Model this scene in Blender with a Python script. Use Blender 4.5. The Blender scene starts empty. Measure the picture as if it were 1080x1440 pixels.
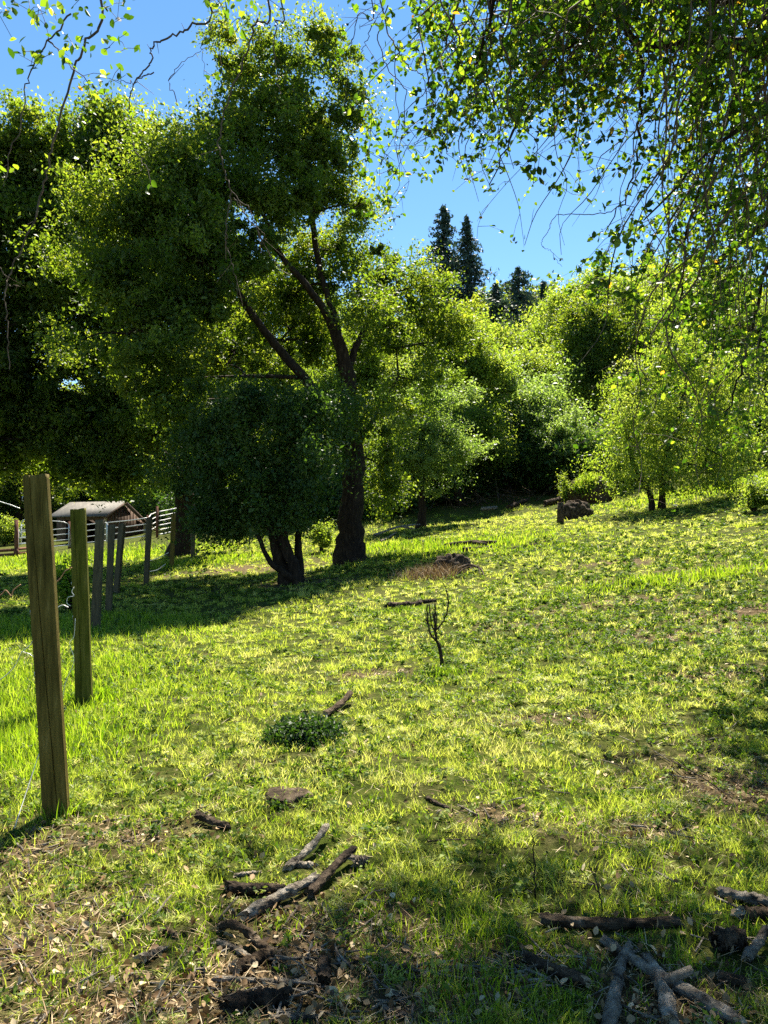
import bpy, math, random
import numpy as np
R = math.radians
rng = np.random.default_rng(7)
random.seed(7)
sc = bpy.context.scene
col = sc.collection

# ------------------------------------------------------------------ camera, sky, sun, exposure
F = 1080.0; HZ = 745.0; EYE = 1.55            # focal length and horizon row in pixels of the 1080x1440 photograph
cam_d = bpy.data.cameras.new('camera'); cam = bpy.data.objects.new('camera', cam_d); col.objects.link(cam)
cam.location = (0, 0, EYE); cam.rotation_euler = (R(90), 0, 0)
cam_d.sensor_fit = 'VERTICAL'; cam_d.sensor_height = 36; cam_d.lens = 36*F/1440
cam_d.shift_y = (HZ-720)/1440; cam_d.clip_start = .05; cam_d.clip_end = 2000
sc.camera = cam

SUN_EL = 56; SUN_AZ = 12.5                       # azimuth measured from +Y (straight ahead) towards +X
w = bpy.data.worlds.new("World"); sc.world = w; w.use_nodes = True
nt = w.node_tree; nt.nodes.clear()
sky = nt.nodes.new('ShaderNodeTexSky'); sky.sky_type = 'NISHITA'; sky.sun_disc = False
sky.sun_elevation = R(SUN_EL); sky.sun_rotation = R(SUN_AZ)
sky.altitude = 300; sky.air_density = 1.0; sky.dust_density = 0.0; sky.ozone_density = 2.2
hs = nt.nodes.new('ShaderNodeHueSaturation'); hs.inputs['Saturation'].default_value = 1.16; hs.inputs['Hue'].default_value = 0.496
bg = nt.nodes.new('ShaderNodeBackground'); bg.inputs['Strength'].default_value = 0.056
out = nt.nodes.new('ShaderNodeOutputWorld')
nt.links.new(sky.outputs[0], hs.inputs['Color']); nt.links.new(hs.outputs[0], bg.inputs['Color']); nt.links.new(bg.outputs[0], out.inputs['Surface'])
sl = bpy.data.lights.new('sun', 'SUN'); so = bpy.data.objects.new('sun', sl); col.objects.link(so)
sl.energy = 5.0; sl.angle = R(0.5); sl.color = (1.0, 0.93, 0.80)
so.rotation_euler = (R(SUN_EL-90), 0, R(-SUN_AZ))   # lamp points down -Z; tilted so the light comes from ahead
so.location = (0, 0, 30)
sc.view_settings.view_transform = 'Standard'; sc.view_settings.look = 'None'
sc.view_settings.exposure = 1.9; sc.view_settings.gamma = 1.0; sc.view_settings.use_curve_mapping = False
cy = sc.cycles
cy.max_bounces = 8; cy.diffuse_bounces = 4; cy.transmission_bounces = 6; cy.glossy_bounces = 2; cy.transparent_max_bounces = 4
cy.use_denoising = False; cy.sample_clamp_indirect = 4

# ------------------------------------------------------------------ terrain
def vnoise(x, y, s, seed=0):
    """smooth pseudo-noise, about -1..1"""
    x = x/s; y = y/s
    a = seed*1.7
    return (np.sin(x*1.3+y*.7+a)+np.sin(x*-.6+y*1.5+a*2.1)+np.sin(x*2.3+y*1.9+a*.7)*.6+np.sin(x*1.9-y*2.6+a*1.3)*.6+np.sin(x*.4+y*3.7+a*3.)*.4)/3.2
def ground(x, y):
    x = np.asarray(x, float); y = np.asarray(y, float)
    u = .105*x + .068*(y-9)
    u = 6*np.tanh(u/6)
    z = .28*np.logaddexp(0, u/.28)
    z = z + .022*np.clip(x-5.5, 0, 14)**1.6*np.clip((y-8)/14, 0, 1)
    far = np.maximum(0, y-34)
    z = z + .13*far*(1/(1+np.exp(-(x+6)/5)))*np.where(far > 110, 110/np.maximum(far, 1), 1)
    z = z + .20*np.maximum(0, y-75)*np.where(y > 200, 125/np.maximum(y-75, 1), 1)
    z = z - float(.28*np.logaddexp(0, (.068*-9)/.28))
    z = z + .035*vnoise(x, y, 1.1) + .016*vnoise(x, y, .22, 3)*np.minimum(1, 14/np.maximum(y, 1)) + .05*vnoise(x, y, 4.3, 5)
    return z
Z0 = float(ground(0, 0))
def g(x, y): return float(ground(x, y)) - Z0
def garr(x, y): return ground(x, y) - Z0
def P(px, py, d):                              # a place in the world seen at (px, py) and d metres ahead
    return np.array([(px-540)/F*d, d, EYE+(HZ-py)/F*d])
def G(px, py):                                 # where the line of sight meets the ground
    d = 1.2
    while d < 300:
        p = P(px, py, d)
        if p[2] < g(p[0], p[1]): break
        d *= 1.01
    lo, hi = d/1.01, d
    for _ in range(14):
        m = (lo+hi)/2; p = P(px, py, m)
        if p[2] < g(p[0], p[1]): hi = m
        else: lo = m
    return P(px, py, hi)

# ------------------------------------------------------------------ mesh helpers
def npmesh(name, V, faces, rnd=None, smooth=False):
    """V (n,3); faces: list of int arrays (m,k) with any k"""
    me = bpy.data.meshes.new(name)
    V = np.ascontiguousarray(V, dtype=np.float32)
    me.vertices.add(len(V)); me.vertices.foreach_set('co', V.ravel())
    loops = np.concatenate([f.ravel() for f in faces]).astype(np.int32)
    starts = []; n = 0
    for f in faces:
        starts.append(n+np.arange(len(f))*f.shape[1]); n += f.size
    starts = np.concatenate(starts).astype(np.int32)
    me.loops.add(len(loops)); me.loops.foreach_set('vertex_index', loops)
    me.polygons.add(len(starts)); me.polygons.foreach_set('loop_start', starts)
    if smooth: me.polygons.foreach_set('use_smooth', np.ones(len(starts), bool))
    if rnd is not None:
        a = me.attributes.new('rnd', 'FLOAT', 'POINT'); a.data.foreach_set('value', np.ascontiguousarray(rnd, dtype=np.float32))
    me.update(calc_edges=True)
    return me
class MB:
    def __init__(s): s.V = []; s.F = {}; s.n = 0; s.R = []
    def add(s, V, faces, rnd=.5):
        V = np.asarray(V, float)
        s.V.append(V); s.R.append(np.full(len(V), rnd) if np.isscalar(rnd) else rnd)
        for f in faces:
            f = np.asarray(f)
            s.F.setdefault(f.shape[1], []).append(f+s.n)
        s.n += len(V)
    def tube(s, pts, rad, n=6, cap=True, bump=0, seed=0, rnd=.5):
        pts = np.asarray(pts, float); k = len(pts)
        rad = np.broadcast_to(np.asarray(rad, float), (k,)) if np.ndim(rad) else np.full(k, float(rad))
        T = np.gradient(pts, axis=0); T /= np.linalg.norm(T, axis=1)[:, None]+1e-9
        ref = np.array([0, 0, 1.]) if abs(T[:, 2]).mean() < .8 else np.array([1., 0, 0])
        U = np.cross(T, ref); U /= np.linalg.norm(U, axis=1)[:, None]+1e-9
        W = np.cross(T, U)
        a = np.arange(n)/n*2*np.pi
        rr = rad[:, None]*np.ones(n)[None]
        if bump:
            i = np.arange(k)[:, None]
            rr = rr*(1+bump*(np.sin(a[None]*3+i*.5+seed)*.5+np.sin(a[None]*5-i*.9+seed*2)*.35+np.sin(a[None]*2+i*.31+seed*3)*.4+(np.sin(a[None]*11+np.sin(i*.4+seed)*1.5)*.22+np.sin(a[None]*7+i*.8+seed)*.2 if n > 20 else 0)))
        V = pts[:, None]+rr[..., None]*(np.cos(a)[None, :, None]*U[:, None]+np.sin(a)[None, :, None]*W[:, None])
        V = V.reshape(-1, 3)
        i = np.arange(k-1)[:, None]*n; j = np.arange(n)[None]; j2 = (j+1) % n
        Q = np.stack([i+j, i+j2, i+n+j2, i+n+j], -1).reshape(-1, 4)
        fs = [Q]
        if cap and n >= 3:
            fs += [np.arange(n)[None, ::-1], (k-1)*n+np.arange(n)[None]]
        s.add(V, fs, rnd)
    def box(s, c, dims, rz=0, rnd=.5):
        x, y, z = np.array(dims)/2
        V = np.array([[a*x, b*y, e*z] for a in (-1, 1) for b in (-1, 1) for e in (-1, 1)])
        cs, sn = math.cos(rz), math.sin(rz)
        V = np.stack([V[:, 0]*cs-V[:, 1]*sn, V[:, 0]*sn+V[:, 1]*cs, V[:, 2]], 1)+np.asarray(c)
        s.add(V, [np.array([[0, 1, 3, 2], [4, 6, 7, 5], [0, 4, 5, 1], [2, 3, 7, 6], [0, 2, 6, 4], [1, 5, 7, 3]])], rnd)
    def prism(s, poly, vec, rnd=.5):
        poly = np.asarray(poly, float); n = len(poly)
        V = np.concatenate([poly, poly+np.asarray(vec)])
        i = np.arange(n); j = (i+1) % n
        s.add(V, [np.stack([i, j, n+j, n+i], 1), i[None, ::-1], n+i[None]], rnd)
    def build(s, name, m, parent=None, smooth=False):
        me = npmesh(name, np.concatenate(s.V), [np.concatenate(v) for v in s.F.values()], np.concatenate(s.R), smooth)
        return link(name, me, m, parent)
def link(name, me, m, parent=None):
    for x in (m if isinstance(m, (list, tuple)) else [m]): me.materials.append(x)
    o = bpy.data.objects.new(name, me); col.objects.link(o)
    if parent is not None:
        o.parent = parent; o.location = -np.array(parent['_o']) if '_o' in parent else (0, 0, 0)
    return o
def thing(name, label, cat, loc, group=None):
    """an Empty at the thing's base; meshes under it are written in world coordinates"""
    o = bpy.data.objects.new(name, None); col.objects.link(o); o.location = loc; o['_o'] = [float(v) for v in loc]
    tag(o, label, cat, group); return o
def tag(o, label=None, cat=None, group=None, kind=None):
    for k, v in (('label', label), ('category', cat), ('group', group), ('kind', kind)):
        if v: o[k] = v
    return o

# ------------------------------------------------------------------ materials
def newmat(name):
    m = bpy.data.materials.new(name); m.use_nodes = True; t = m.node_tree; t.nodes.clear()
    o = t.nodes.new('ShaderNodeOutputMaterial'); return m, t, o
def ramp(t, stops, src):
    r = t.nodes.new('ShaderNodeValToRGB'); e = r.color_ramp.elements
    while len(e) < len(stops): e.new(.5)
    for k, (p, c) in enumerate(stops): e[k].position = p; e[k].color = (*c, 1)
    t.links.new(src, r.inputs[0]); return r.outputs[0]
def noise(t, scale, detail=4, rough=.6, vec=None, stretch=None):
    n = t.nodes.new('ShaderNodeTexNoise'); n.inputs['Scale'].default_value = scale
    n.inputs['Detail'].default_value = detail; n.inputs['Roughness'].default_value = rough
    if stretch:
        c = t.nodes.new('ShaderNodeTexCoord'); mp = t.nodes.new('ShaderNodeMapping'); mp.inputs['Scale'].default_value = stretch
        t.links.new(c.outputs['Object'], mp.inputs[0]); t.links.new(mp.outputs[0], n.inputs['Vector'])
    else:
        c = t.nodes.new('ShaderNodeTexCoord'); t.links.new(c.outputs['Object'], n.inputs['Vector'])
    return n.outputs['Fac']
def attr(t, name='rnd'):
    a = t.nodes.new('ShaderNodeAttribute'); a.attribute_name = name; return a.outputs['Fac']
def leaf_mat(name, refl, trans, tmix=.5, rough=.55, spec=.28):
    """refl/trans: colour stops over the leaf's random number"""
    m, t, o = newmat(name); r = attr(t)
    b = t.nodes.new('ShaderNodeBsdfPrincipled'); b.inputs['Roughness'].default_value = rough
    b.inputs['Specular IOR Level'].default_value = spec
    t.links.new(ramp(t, refl, r), b.inputs['Base Color'])
    tr = t.nodes.new('ShaderNodeBsdfTranslucent'); t.links.new(ramp(t, trans, r), tr.inputs['Color'])
    mx = t.nodes.new('ShaderNodeMixShader'); mx.inputs[0].default_value = tmix
    t.links.new(b.outputs[0], mx.inputs[1]); t.links.new(tr.outputs[0], mx.inputs[2]); t.links.new(mx.outputs[0], o.inputs['Surface'])
    return m
def solid_mat(name, stops, scale=6, stretch=None, rough=.85, bump=.4, detail=6, bscale=None, metallic=0, dist=.02):
    m, t, o = newmat(name); f = noise(t, scale, detail, .65, stretch=stretch)
    b = t.nodes.new('ShaderNodeBsdfPrincipled'); b.inputs['Roughness'].default_value = rough; b.inputs['Metallic'].default_value = metallic; b.inputs['Specular IOR Level'].default_value = .5 if rough < .7 else .12
    t.links.new(ramp(t, stops, f), b.inputs['Base Color'])
    f2 = noise(t, bscale or scale*2, 6, .7, stretch=stretch)
    bp = t.nodes.new('ShaderNodeBump'); bp.inputs['Strength'].default_value = bump; bp.inputs['Distance'].default_value = dist
    t.links.new(f2, bp.inputs['Height']); t.links.new(bp.outputs[0], b.inputs['Normal']); t.links.new(b.outputs[0], o.inputs['Surface'])
    return m
M = {}
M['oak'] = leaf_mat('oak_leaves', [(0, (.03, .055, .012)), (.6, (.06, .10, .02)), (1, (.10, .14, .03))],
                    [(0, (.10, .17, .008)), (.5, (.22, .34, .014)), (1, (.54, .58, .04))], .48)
M['oak_warm'] = leaf_mat('oak_warm_leaves', [(0, (.045, .07, .012)), (.6, (.09, .13, .02)), (1, (.16, .18, .04))],
                    [(0, (.16, .25, .01)), (.5, (.27, .40, .02)), (1, (.56, .62, .06))], .5)
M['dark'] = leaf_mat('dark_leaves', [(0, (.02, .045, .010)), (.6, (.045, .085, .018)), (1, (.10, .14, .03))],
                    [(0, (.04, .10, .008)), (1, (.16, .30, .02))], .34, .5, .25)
M['silver'] = leaf_mat('silver_leaves', [(0, (.06, .10, .03)), (.5, (.12, .18, .05)), (1, (.28, .33, .14))],
                    [(0, (.16, .30, .02)), (1, (.50, .65, .10))], .45, .5, .4)
M['bright'] = leaf_mat('bright_leaves', [(0, (.06, .10, .015)), (.6, (.11, .17, .025)), (1, (.20, .24, .05))],
                    [(0, (.20, .32, .012)), (.5, (.35, .48, .03)), (1, (.64, .68, .09))], .52)
M['conifer'] = leaf_mat('conifer_needles', [(0, (.02, .045, .04)), (1, (.06, .11, .09))],
                    [(0, (.02, .05, .02)), (1, (.07, .11, .05))], .25, .6)
M['near'] = leaf_mat('near_leaves', [(0, (.015, .035, .008)), (.6, (.04, .085, .015)), (.975, (.09, .13, .025)), (1, (.20, .09, .01))],
                    [(0, (.04, .11, .004)), (.5, (.18, .34, .010)), (.975, (.55, .70, .03)), (1, (.75, .32, .02))], .5, .5, .3)
M['grass'] = leaf_mat('grass_blades', [(0, (.03, .06, .006)), (.4, (.12, .18, .015)), (.75, (.27, .33, .05)), (1, (.48, .46, .16))],
                    [(0, (.10, .21, .006)), (.4, (.39, .54, .018)), (.75, (.66, .71, .09)), (1, (.76, .68, .24))], .48, .5, .3)
M['lush'] = leaf_mat('lush_blades', [(0, (.04, .09, .006)), (.6, (.12, .20, .014)), (1, (.24, .28, .04))],
                    [(0, (.14, .30, .004)), (.6, (.40, .57, .014)), (1, (.64, .68, .08))], .52, .5, .3)
M['weed'] = leaf_mat('cut_weed_leaves', [(0, (.02, .045, .008)), (.4, (.06, .11, .015)), (.7, (.16, .22, .04)), (1, (.34, .36, .14))],
                    [(0, (.02, .05, .004)), (.5, (.16, .28, .01)), (1, (.62, .66, .08))], .35, .6, .15)
M['litter'] = leaf_mat('litter_leaves', [(0, (.035, .018, .006)), (.35, (.17, .095, .035)), (.75, (.36, .245, .12)), (1, (.58, .47, .29))],
                    [(0, (.08, .04, .01)), (1, (.35, .24, .10))], .15, .7, .3)
M['bark'] = solid_mat('tree_bark', [(.3, (.010, .007, .005)), (.55, (.030, .021, .014)), (.75, (.075, .055, .036))], 5, (3, 3, .7), .9, .9, dist=.05)
M['twig'] = solid_mat('twig_bark', [(.3, (.05, .035, .025)), (.7, (.16, .12, .085))], 20, None, .8, .4)
M['paletwig'] = solid_mat('pale_twig_bark', [(.3, (.20, .15, .08)), (.7, (.42, .34, .20))], 20, None, .8, .4)
M['log'] = solid_mat('log_bark', [(.35, (.02, .013, .008)), (.48, (.08, .055, .033)), (.6, (.15, .11, .07)), (.72, (.30, .24, .17))], 14, (1, 1, 1), .9, 1., bscale=60, dist=.05)
M['greylog'] = solid_mat('grey_weathered_log', [(.34, (.04, .03, .022)), (.44, (.17, .14, .105)), (.55, (.32, .275, .21)), (.68, (.58, .51, .41))], 16, (1, 1, 1), .85, 1., bscale=60, dist=.05)
M['darklog'] = solid_mat('dark_log', [(.35, (.018, .012, .008)), (.52, (.07, .05, .033)), (.7, (.20, .15, .10))], 12, (1, 1, 1), .9, 1., bscale=60, dist=.05)
M['cutwood'] = solid_mat('cut_wood', [(.3, (.24, .18, .11)), (.7, (.55, .46, .32))], 30, (1, 1, 1), .8, .6)
M['post'] = solid_mat('weathered_post', [(.25, (.035, .026, .006)), (.45, (.09, .07, .015)), (.6, (.14, .108, .026)), (.8, (.26, .21, .075))], 16, (2.2, 2.2, .22), .8, .8, 8, 60, dist=.006)
M['mosspost'] = solid_mat('mossy_post', [(.25, (.035, .034, .005)), (.45, (.075, .08, .009)), (.6, (.12, .112, .02)), (.8, (.22, .19, .07))], 14, (2.2, 2.2, .22), .85, .8, 8, 60, dist=.006)
M['shadepost'] = solid_mat('shaded_post', [(.25, (.035, .03, .018)), (.6, (.10, .085, .05)), (.85, (.18, .15, .09))], 14, (2.2, 2.2, .3), .85, .8, 8, 60, dist=.006)  # post wood with the shade of the trees put into its colour
M['wire'] = solid_mat('galvanised_wire', [(.3, (.45, .45, .43)), (.7, (.75, .74, .70))], 30, None, .4, .2, metallic=.35)
M['rust'] = solid_mat('rusty_wire', [(.3, (.20, .08, .03)), (.7, (.50, .28, .14))], 60, None, .6, .4, metallic=.2)
M['pipe'] = solid_mat('white_pipe', [(.3, (.50, .50, .50)), (.7, (.75, .74, .72))], 8, None, .4, .1)
M['brownpost'] = solid_mat('brown_corral_post', [(.3, (.08, .035, .022)), (.7, (.20, .09, .055))], 8, (1, 1, .4), .8, .5)
M['boards'] = solid_mat('barn_boards', [(.3, (.04, .026, .018)), (.55, (.11, .075, .055)), (.8, (.20, .15, .11))], 5, (3, 3, .4), .85, .6)
M['trim'] = solid_mat('pale_board', [(.3, (.28, .22, .10)), (.7, (.46, .38, .20))], 5, (2, 2, .4), .8, .4)
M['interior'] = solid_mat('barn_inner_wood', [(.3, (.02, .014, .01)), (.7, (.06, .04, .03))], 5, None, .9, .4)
M['mulch'] = solid_mat('soil', [(.3, (.03, .018, .01)), (.6, (.09, .055, .03)), (.8, (.18, .12, .07))], 9, None, .95, 1., bscale=25, dist=.05)

def shingle_mat():
    m, t, o = newmat('roof_shingles')
    c = t.nodes.new('ShaderNodeTexCoord'); br = t.nodes.new('ShaderNodeTexBrick'); br.inputs['Scale'].default_value = 1
    br.inputs['Brick Width'].default_value = .28; br.inputs['Row Height'].default_value = .16; br.inputs['Mortar Size'].default_value = .012
    br.inputs['Color1'].default_value = (.13, .115, .09, 1); br.inputs['Color2'].default_value = (.08, .072, .056, 1); br.inputs['Mortar'].default_value = (.06, .05, .04, 1)
    mp = t.nodes.new('ShaderNodeMapping'); mp.inputs['Rotation'].default_value = (0, 0, R(-65))
    t.links.new(c.outputs['Object'], mp.inputs[0]); t.links.new(mp.outputs[0], br.inputs['Vector'])
    b = t.nodes.new('ShaderNodeBsdfPrincipled'); b.inputs['Roughness'].default_value = .8
    t.links.new(br.outputs['Color'], b.inputs['Base Color'])
    bp = t.nodes.new('ShaderNodeBump'); bp.inputs['Strength'].default_value = .6; bp.inputs['Distance'].default_value = .02
    t.links.new(br.outputs['Fac'], bp.inputs['Height']); bp.invert = True
    t.links.new(bp.outputs[0], b.inputs['Normal']); t.links.new(b.outputs[0], o.inputs['Surface'])
    return m
M['shingle'] = shingle_mat()
def ground_mat():
    m, t, o = newmat('field_ground')
    b = t.nodes.new('ShaderNodeBsdfPrincipled'); b.inputs['Roughness'].default_value = .95; b.inputs['Specular IOR Level'].default_value = .03
    big = noise(t, .55, 5, .6); fine = noise(t, 14, 8, .75); mid = noise(t, 3.2, 6, .7)
    soil = ramp(t, [(.3, (.035, .024, .012)), (.5, (.12, .085, .045)), (.72, (.30, .23, .14))], fine)
    green = ramp(t, [(.28, (.015, .022, .004)), (.5, (.05, .07, .01)), (.72, (.15, .15, .035))], fine)
    at = attr(t, 'soil')
    mm = t.nodes.new('ShaderNodeMath'); mm.operation = 'ADD'
    sub = t.nodes.new('ShaderNodeMath'); sub.operation = 'MULTIPLY_ADD'; sub.inputs[1].default_value = 1.6; sub.inputs[2].default_value = -.75
    t.links.new(mid, sub.inputs[0]); t.links.new(at, mm.inputs[0]); t.links.new(sub.outputs[0], mm.inputs[1]); mm.use_clamp = True
    mx = t.nodes.new('ShaderNodeMix'); mx.data_type = 'RGBA'
    t.links.new(mm.outputs[0], mx.inputs['Factor']); t.links.new(green, mx.inputs['A']); t.links.new(soil, mx.inputs['B'])
    t.links.new(mx.outputs['Result'], b.inputs['Base Color'])
    bp = t.nodes.new('ShaderNodeBump'); bp.inputs['Strength'].default_value = 1; bp.inputs['Distance'].default_value = .06
    t.links.new(noise(t, 22, 6, .75), bp.inputs['Height']); t.links.new(bp.outputs[0], b.inputs['Normal']); t.links.new(b.outputs[0], o.inputs['Surface'])
    return m
M['ground'] = ground_mat()

# ------------------------------------------------------------------ zones of the field (world coordinates)
def spot(px, py, rx, ry):
    c = G(px, py); return (c[0], c[1], rx, ry)
SOIL = [spot(90, 1310, .35, .5), spot(60, 1200, .35, .45), spot(330, 1400, .65, .45), spot(420, 1330, .5, .35), spot(190, 1430, .5, .3),
        spot(880, 1170, .4, .2), spot(1030, 1110, .5, .6), spot(700, 1150, .25, .15), spot(560, 1380, .55, .35), spot(930, 1420, .3, .3),
        spot(770, 1010, .4, .15), spot(350, 800, 2.2, 1.2), spot(420, 820, 1.5, .8), spot(170, 1180, .4, .3), spot(1050, 860, 1.5, .5), spot(960, 890, 1.3, .5), spot(850, 850, 1.2, .4), spot(1000, 950, .7, .3), spot(740, 880, .7, .3), spot(900, 790, 1.6, .6), spot(520, 950, .4, .2), spot(1020, 800, 2, .7)]
LUSH = [spot(40, 1050, .9, 1.3), spot(10, 980, 1.6, 2.), spot(680, 1330, .42, .35), spot(1000, 1330, .5, .45), spot(850, 1390, .5, .3), spot(650, 1400, .35, .3), spot(640, 770, 3.2, 3.),
        spot(560, 770, 2, 2), spot(60, 790, 9, 6), spot(290, 790, 2.5, 2.5), spot(290, 1330, .35, .3), spot(960, 815, 2.2, .6), spot(1040, 680, 5, 4), spot(20, 885, 3, 2)]
def zone(L, x, y):
    z = np.zeros_like(np.asarray(x, float))
    for cx, cy_, rx, ry in L: z = np.maximum(z, np.exp(-((x-cx)/rx)**2-((y-cy_)/ry)**2))
    return z
def soilness(x, y): return np.clip(zone(SOIL, x, y)*1.0+.28*vnoise(x, y, .55, 9)+.12*vnoise(x, y, .17, 4)-.05, 0, 1)
def lushness(x, y): return np.clip(zone(LUSH, x, y)+.25*vnoise(x, y, .8, 2), 0, 1)

# ------------------------------------------------------------------ ground sheet
ys = np.concatenate([np.linspace(-30, 1, 40), np.arange(1.06, 12, .055), 12*np.exp(np.linspace(0, math.log(1000/12), 190))[0:]])
xs = np.sinh(np.linspace(-7.2, 7.2, 420)); xs = xs/xs.max()*900
X, Y = np.meshgrid(xs, ys)
Zg = garr(X, Y) + .012*vnoise(X, Y, .07, 11)*np.exp(-np.maximum(Y, 0)/12)
nx, ny = len(xs), len(ys)
i = np.arange(ny-1)[:, None]*nx; j = np.arange(nx-1)[None]
Q = np.stack([i+j, i+j+1, i+nx+j+1, i+nx+j], -1).reshape(-1, 4)
me = npmesh('ground', np.stack([X, Y, Zg], -1).reshape(-1, 3), [Q], None, True)
a = me.attributes.new('soil', 'FLOAT', 'POINT'); a.data.foreach_set('value', soilness(X, Y).ravel().astype(np.float32))
tag(link('ground', me, M['ground']), kind='structure')

def smooth_line(pts, n):
    """Catmull-Rom through the points"""
    p = np.asarray(pts, float); k = len(p)
    p = np.concatenate([[2*p[0]-p[1]], p, [2*p[-1]-p[-2]]])
    out = []
    for t in np.linspace(0, k-1-1e-6, n):
        i = int(t); u = t-i; a, b, c, d = p[i:i+4]
        out.append(.5*((2*b)+(-a+c)*u+(2*a-5*b+4*c-d)*u*u+(-a+3*b-3*c+d)*u**3))
    return np.array(out)
LOGS = []
# ------------------------------------------------------------------ logs, stumps, sticks
def log(label, p0, p1, r0, r1=None, m='log', lift=(0, 0), sag=.0, name='log', group=None, cat='log', cut=True, stub=None, bumpy=.14):
    a_ = G(*p0); b_ = G(*p1); r1 = r1 or r0
    a_ = a_+[0, 0, r0*.62+lift[0]]; b_ = b_+[0, 0, r1*.62+lift[1]]
    n = 44; t = np.linspace(0, 1, n)[:, None]
    L = np.linalg.norm(b_-a_); side = np.cross((b_-a_)/L, [0, 0, 1]); sd = rng.random()*10
    pts = a_+(b_-a_)*t+side*(np.sin(t*3+sd)*.05*L)+np.array([0, 0, 1])*(np.sin(t*np.pi)*sag)
    rad = .66*np.linspace(r0, r1, n)*(1+.10*np.sin(np.arange(n)*.37+sd)+.05*np.sin(np.arange(n)*1.1+sd*2))+rng.normal(0, .012, n)*r0
    mb = MB(); mb.tube(pts, rad, 30, False, bumpy, sd)
    LOGS.append((pts[:, 0], pts[:, 1], r0))
    Vt = mb.V[-1].reshape(n, 30, 3); ax = (b_-a_)/L; jg = np.cumsum(rng.normal(0, .25, 30)); jg -= np.linspace(0, jg[-1], 30)
    Vt[0] -= ax*(jg*r0)[:, None]; Vt[-1] += ax*(np.roll(jg, 11)*r1)[:, None]
    Vt[1:-1] += rng.normal(0, .035*r0, (n-2, 30, 1))*np.array([0, 0, 1])+rng.normal(0, .02*r0, (n-2, 30, 3))
    if stub:
        q = pts[int(stub[0]*(n-1))]; vv = np.array(stub[1], float); mb.tube([q, q+vv*.6, q+vv], [r0*.6, r0*.5, r0*.4], 8, True, .1)
    o = mb.build(name, M[m], None, True); tag(o, label, cat, group)
    if cut:
        for e in (0, -1):
            c = MB(); ring = Vt[e]; dd = ax*(.002 if e else -.002); ctr = ring.mean(0)+dd-ax*(.3*r0 if e else -.3*r0)
            inn = ctr+(ring-ring.mean(0))*.5+rng.normal(0, .06*r0, (30, 3))
            ii = np.arange(30); jj = (ii+1) % 30
            c.add(np.concatenate([ring+dd, inn, ctr[None]]), [np.stack([ii, jj, 30+jj, 30+ii], 1), np.stack([30+ii, 30+jj, np.full(30, 60)], 1)])
            c.build('cut_end', M['cutwood' if m != 'darklog' else 'log'], o)
    return o
GL = 'rotting firewood in the left foreground'; GRr = 'weathered logs in the right foreground'
log('short mottled branch propped up, topmost of the left wood heap', (405, 1225), (457, 1182), .026, .022, 'greylog', (0, .05), group=GL)
log('dark crooked branch leading up to the pale knob', (433, 1262), (500, 1214), .028, .026, 'darklog', (.01, .04), group=GL)
log('thick pale grey branch lying across the middle of the left heap', (350, 1296), (438, 1246), .034, .026, 'greylog', (0, .02), .01, group=GL)
log('pale knob of rotten wood at the right end of the left heap', (497, 1218), (516, 1216), .036, .03, 'greylog', (0, 0), group=GL, bumpy=.25)
log('dark flat topped chunk left of the grey branch', (328, 1255), (388, 1257), .036, .03, 'darklog', group=GL)
log('pale wood chip on the grass above the dark chunk', (333, 1234), (364, 1230), .015, .012, 'greylog', group=GL)
log('pale split chunk under the propped branch', (410, 1220), (442, 1222), .024, .02, 'greylog', group=GL)
log('brown curved bark piece in front of the grey branch', (310, 1308), (358, 1332), .022, .022, 'log', (0, .02), .03, group=GL)
log('brown round stick continuing the curved bark to the right', (360, 1334), (390, 1354), .023, .026, 'log', (.02, 0), group=GL)
log('split piece with parallel grain under the curved bark', (306, 1330), (352, 1350), .017, .015, 'greylog', group=GL)
log('short thick rough log in the middle of the left heap', (332, 1368), (376, 1350), .034, .03, 'log', group=GL, bumpy=.2)
log('long split stick lying level below the rough log', (296, 1388), (424, 1384), .013, .011, 'greylog', (.01, .01), group=GL)
log('large black log at the bottom edge', (322, 1428), (400, 1412), .045, .04, 'darklog', group=GL)
log('round dark log end facing the camera by the bottom heap', (452, 1388), (456, 1362), .032, .03, 'darklog', group=GL)
log('small pale chunk apart on the left of the heap', (203, 1352), (226, 1340), .024, .018, 'greylog', group=GL)
log('small brown chunk just right of the pale apart one', (232, 1312), (248, 1318), .018, .014, 'log', group=GL)
log('bluish grey stick cut by the bottom edge', (382, 1436), (450, 1434), .016, .014, 'greylog', group=GL)
log('pale stick entering from the bottom edge at the middle', (540, 1418), (580, 1438), .013, .012, 'greylog', group=GL)
log('thin curved grey twig over the dark middle of the heap', (388, 1356), (440, 1392), .004, .003, 'greylog', (.03, .02), .02, group=GL, cut=False)
log('pale stick right of the large black log', (410, 1415), (438, 1406), .009, .006, 'greylog', (.02, .03), group=GL)
log('dark split log chunk on the grass under the flat stump', (278, 1156), (322, 1166), .027, .022, 'darklog', (.02, 0))
log('mossy tilted log end sticking out of the grass', (456, 1008), (494, 990), .038, .034, 'log', (0, .07))
log('long mossy brown log lying level on the right', (762, 1300), (958, 1302), .033, .025, 'log', group=GRr)
log('long grey log slanting down to the bottom right corner', (858, 1326), (1030, 1452), .024, .036, 'greylog', group=GRr)
log('forked pale grey log between its two neighbours', (908, 1352), (942, 1452), .03, .038, 'greylog', group=GRr, stub=(.45, (.10, .0, .05)))
log('curved grey log bending down left of the forked one', (890, 1346), (846, 1450), .024, .034, 'greylog', group=GRr)
log('reddish brown log in the deep grass at the bottom', (745, 1352), (818, 1388), .026, .03, 'log', group=GRr)
log('grey log entering at the right edge above the others', (1008, 1262), (1095, 1276), .03, .034, 'greylog', group=GRr)
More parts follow.
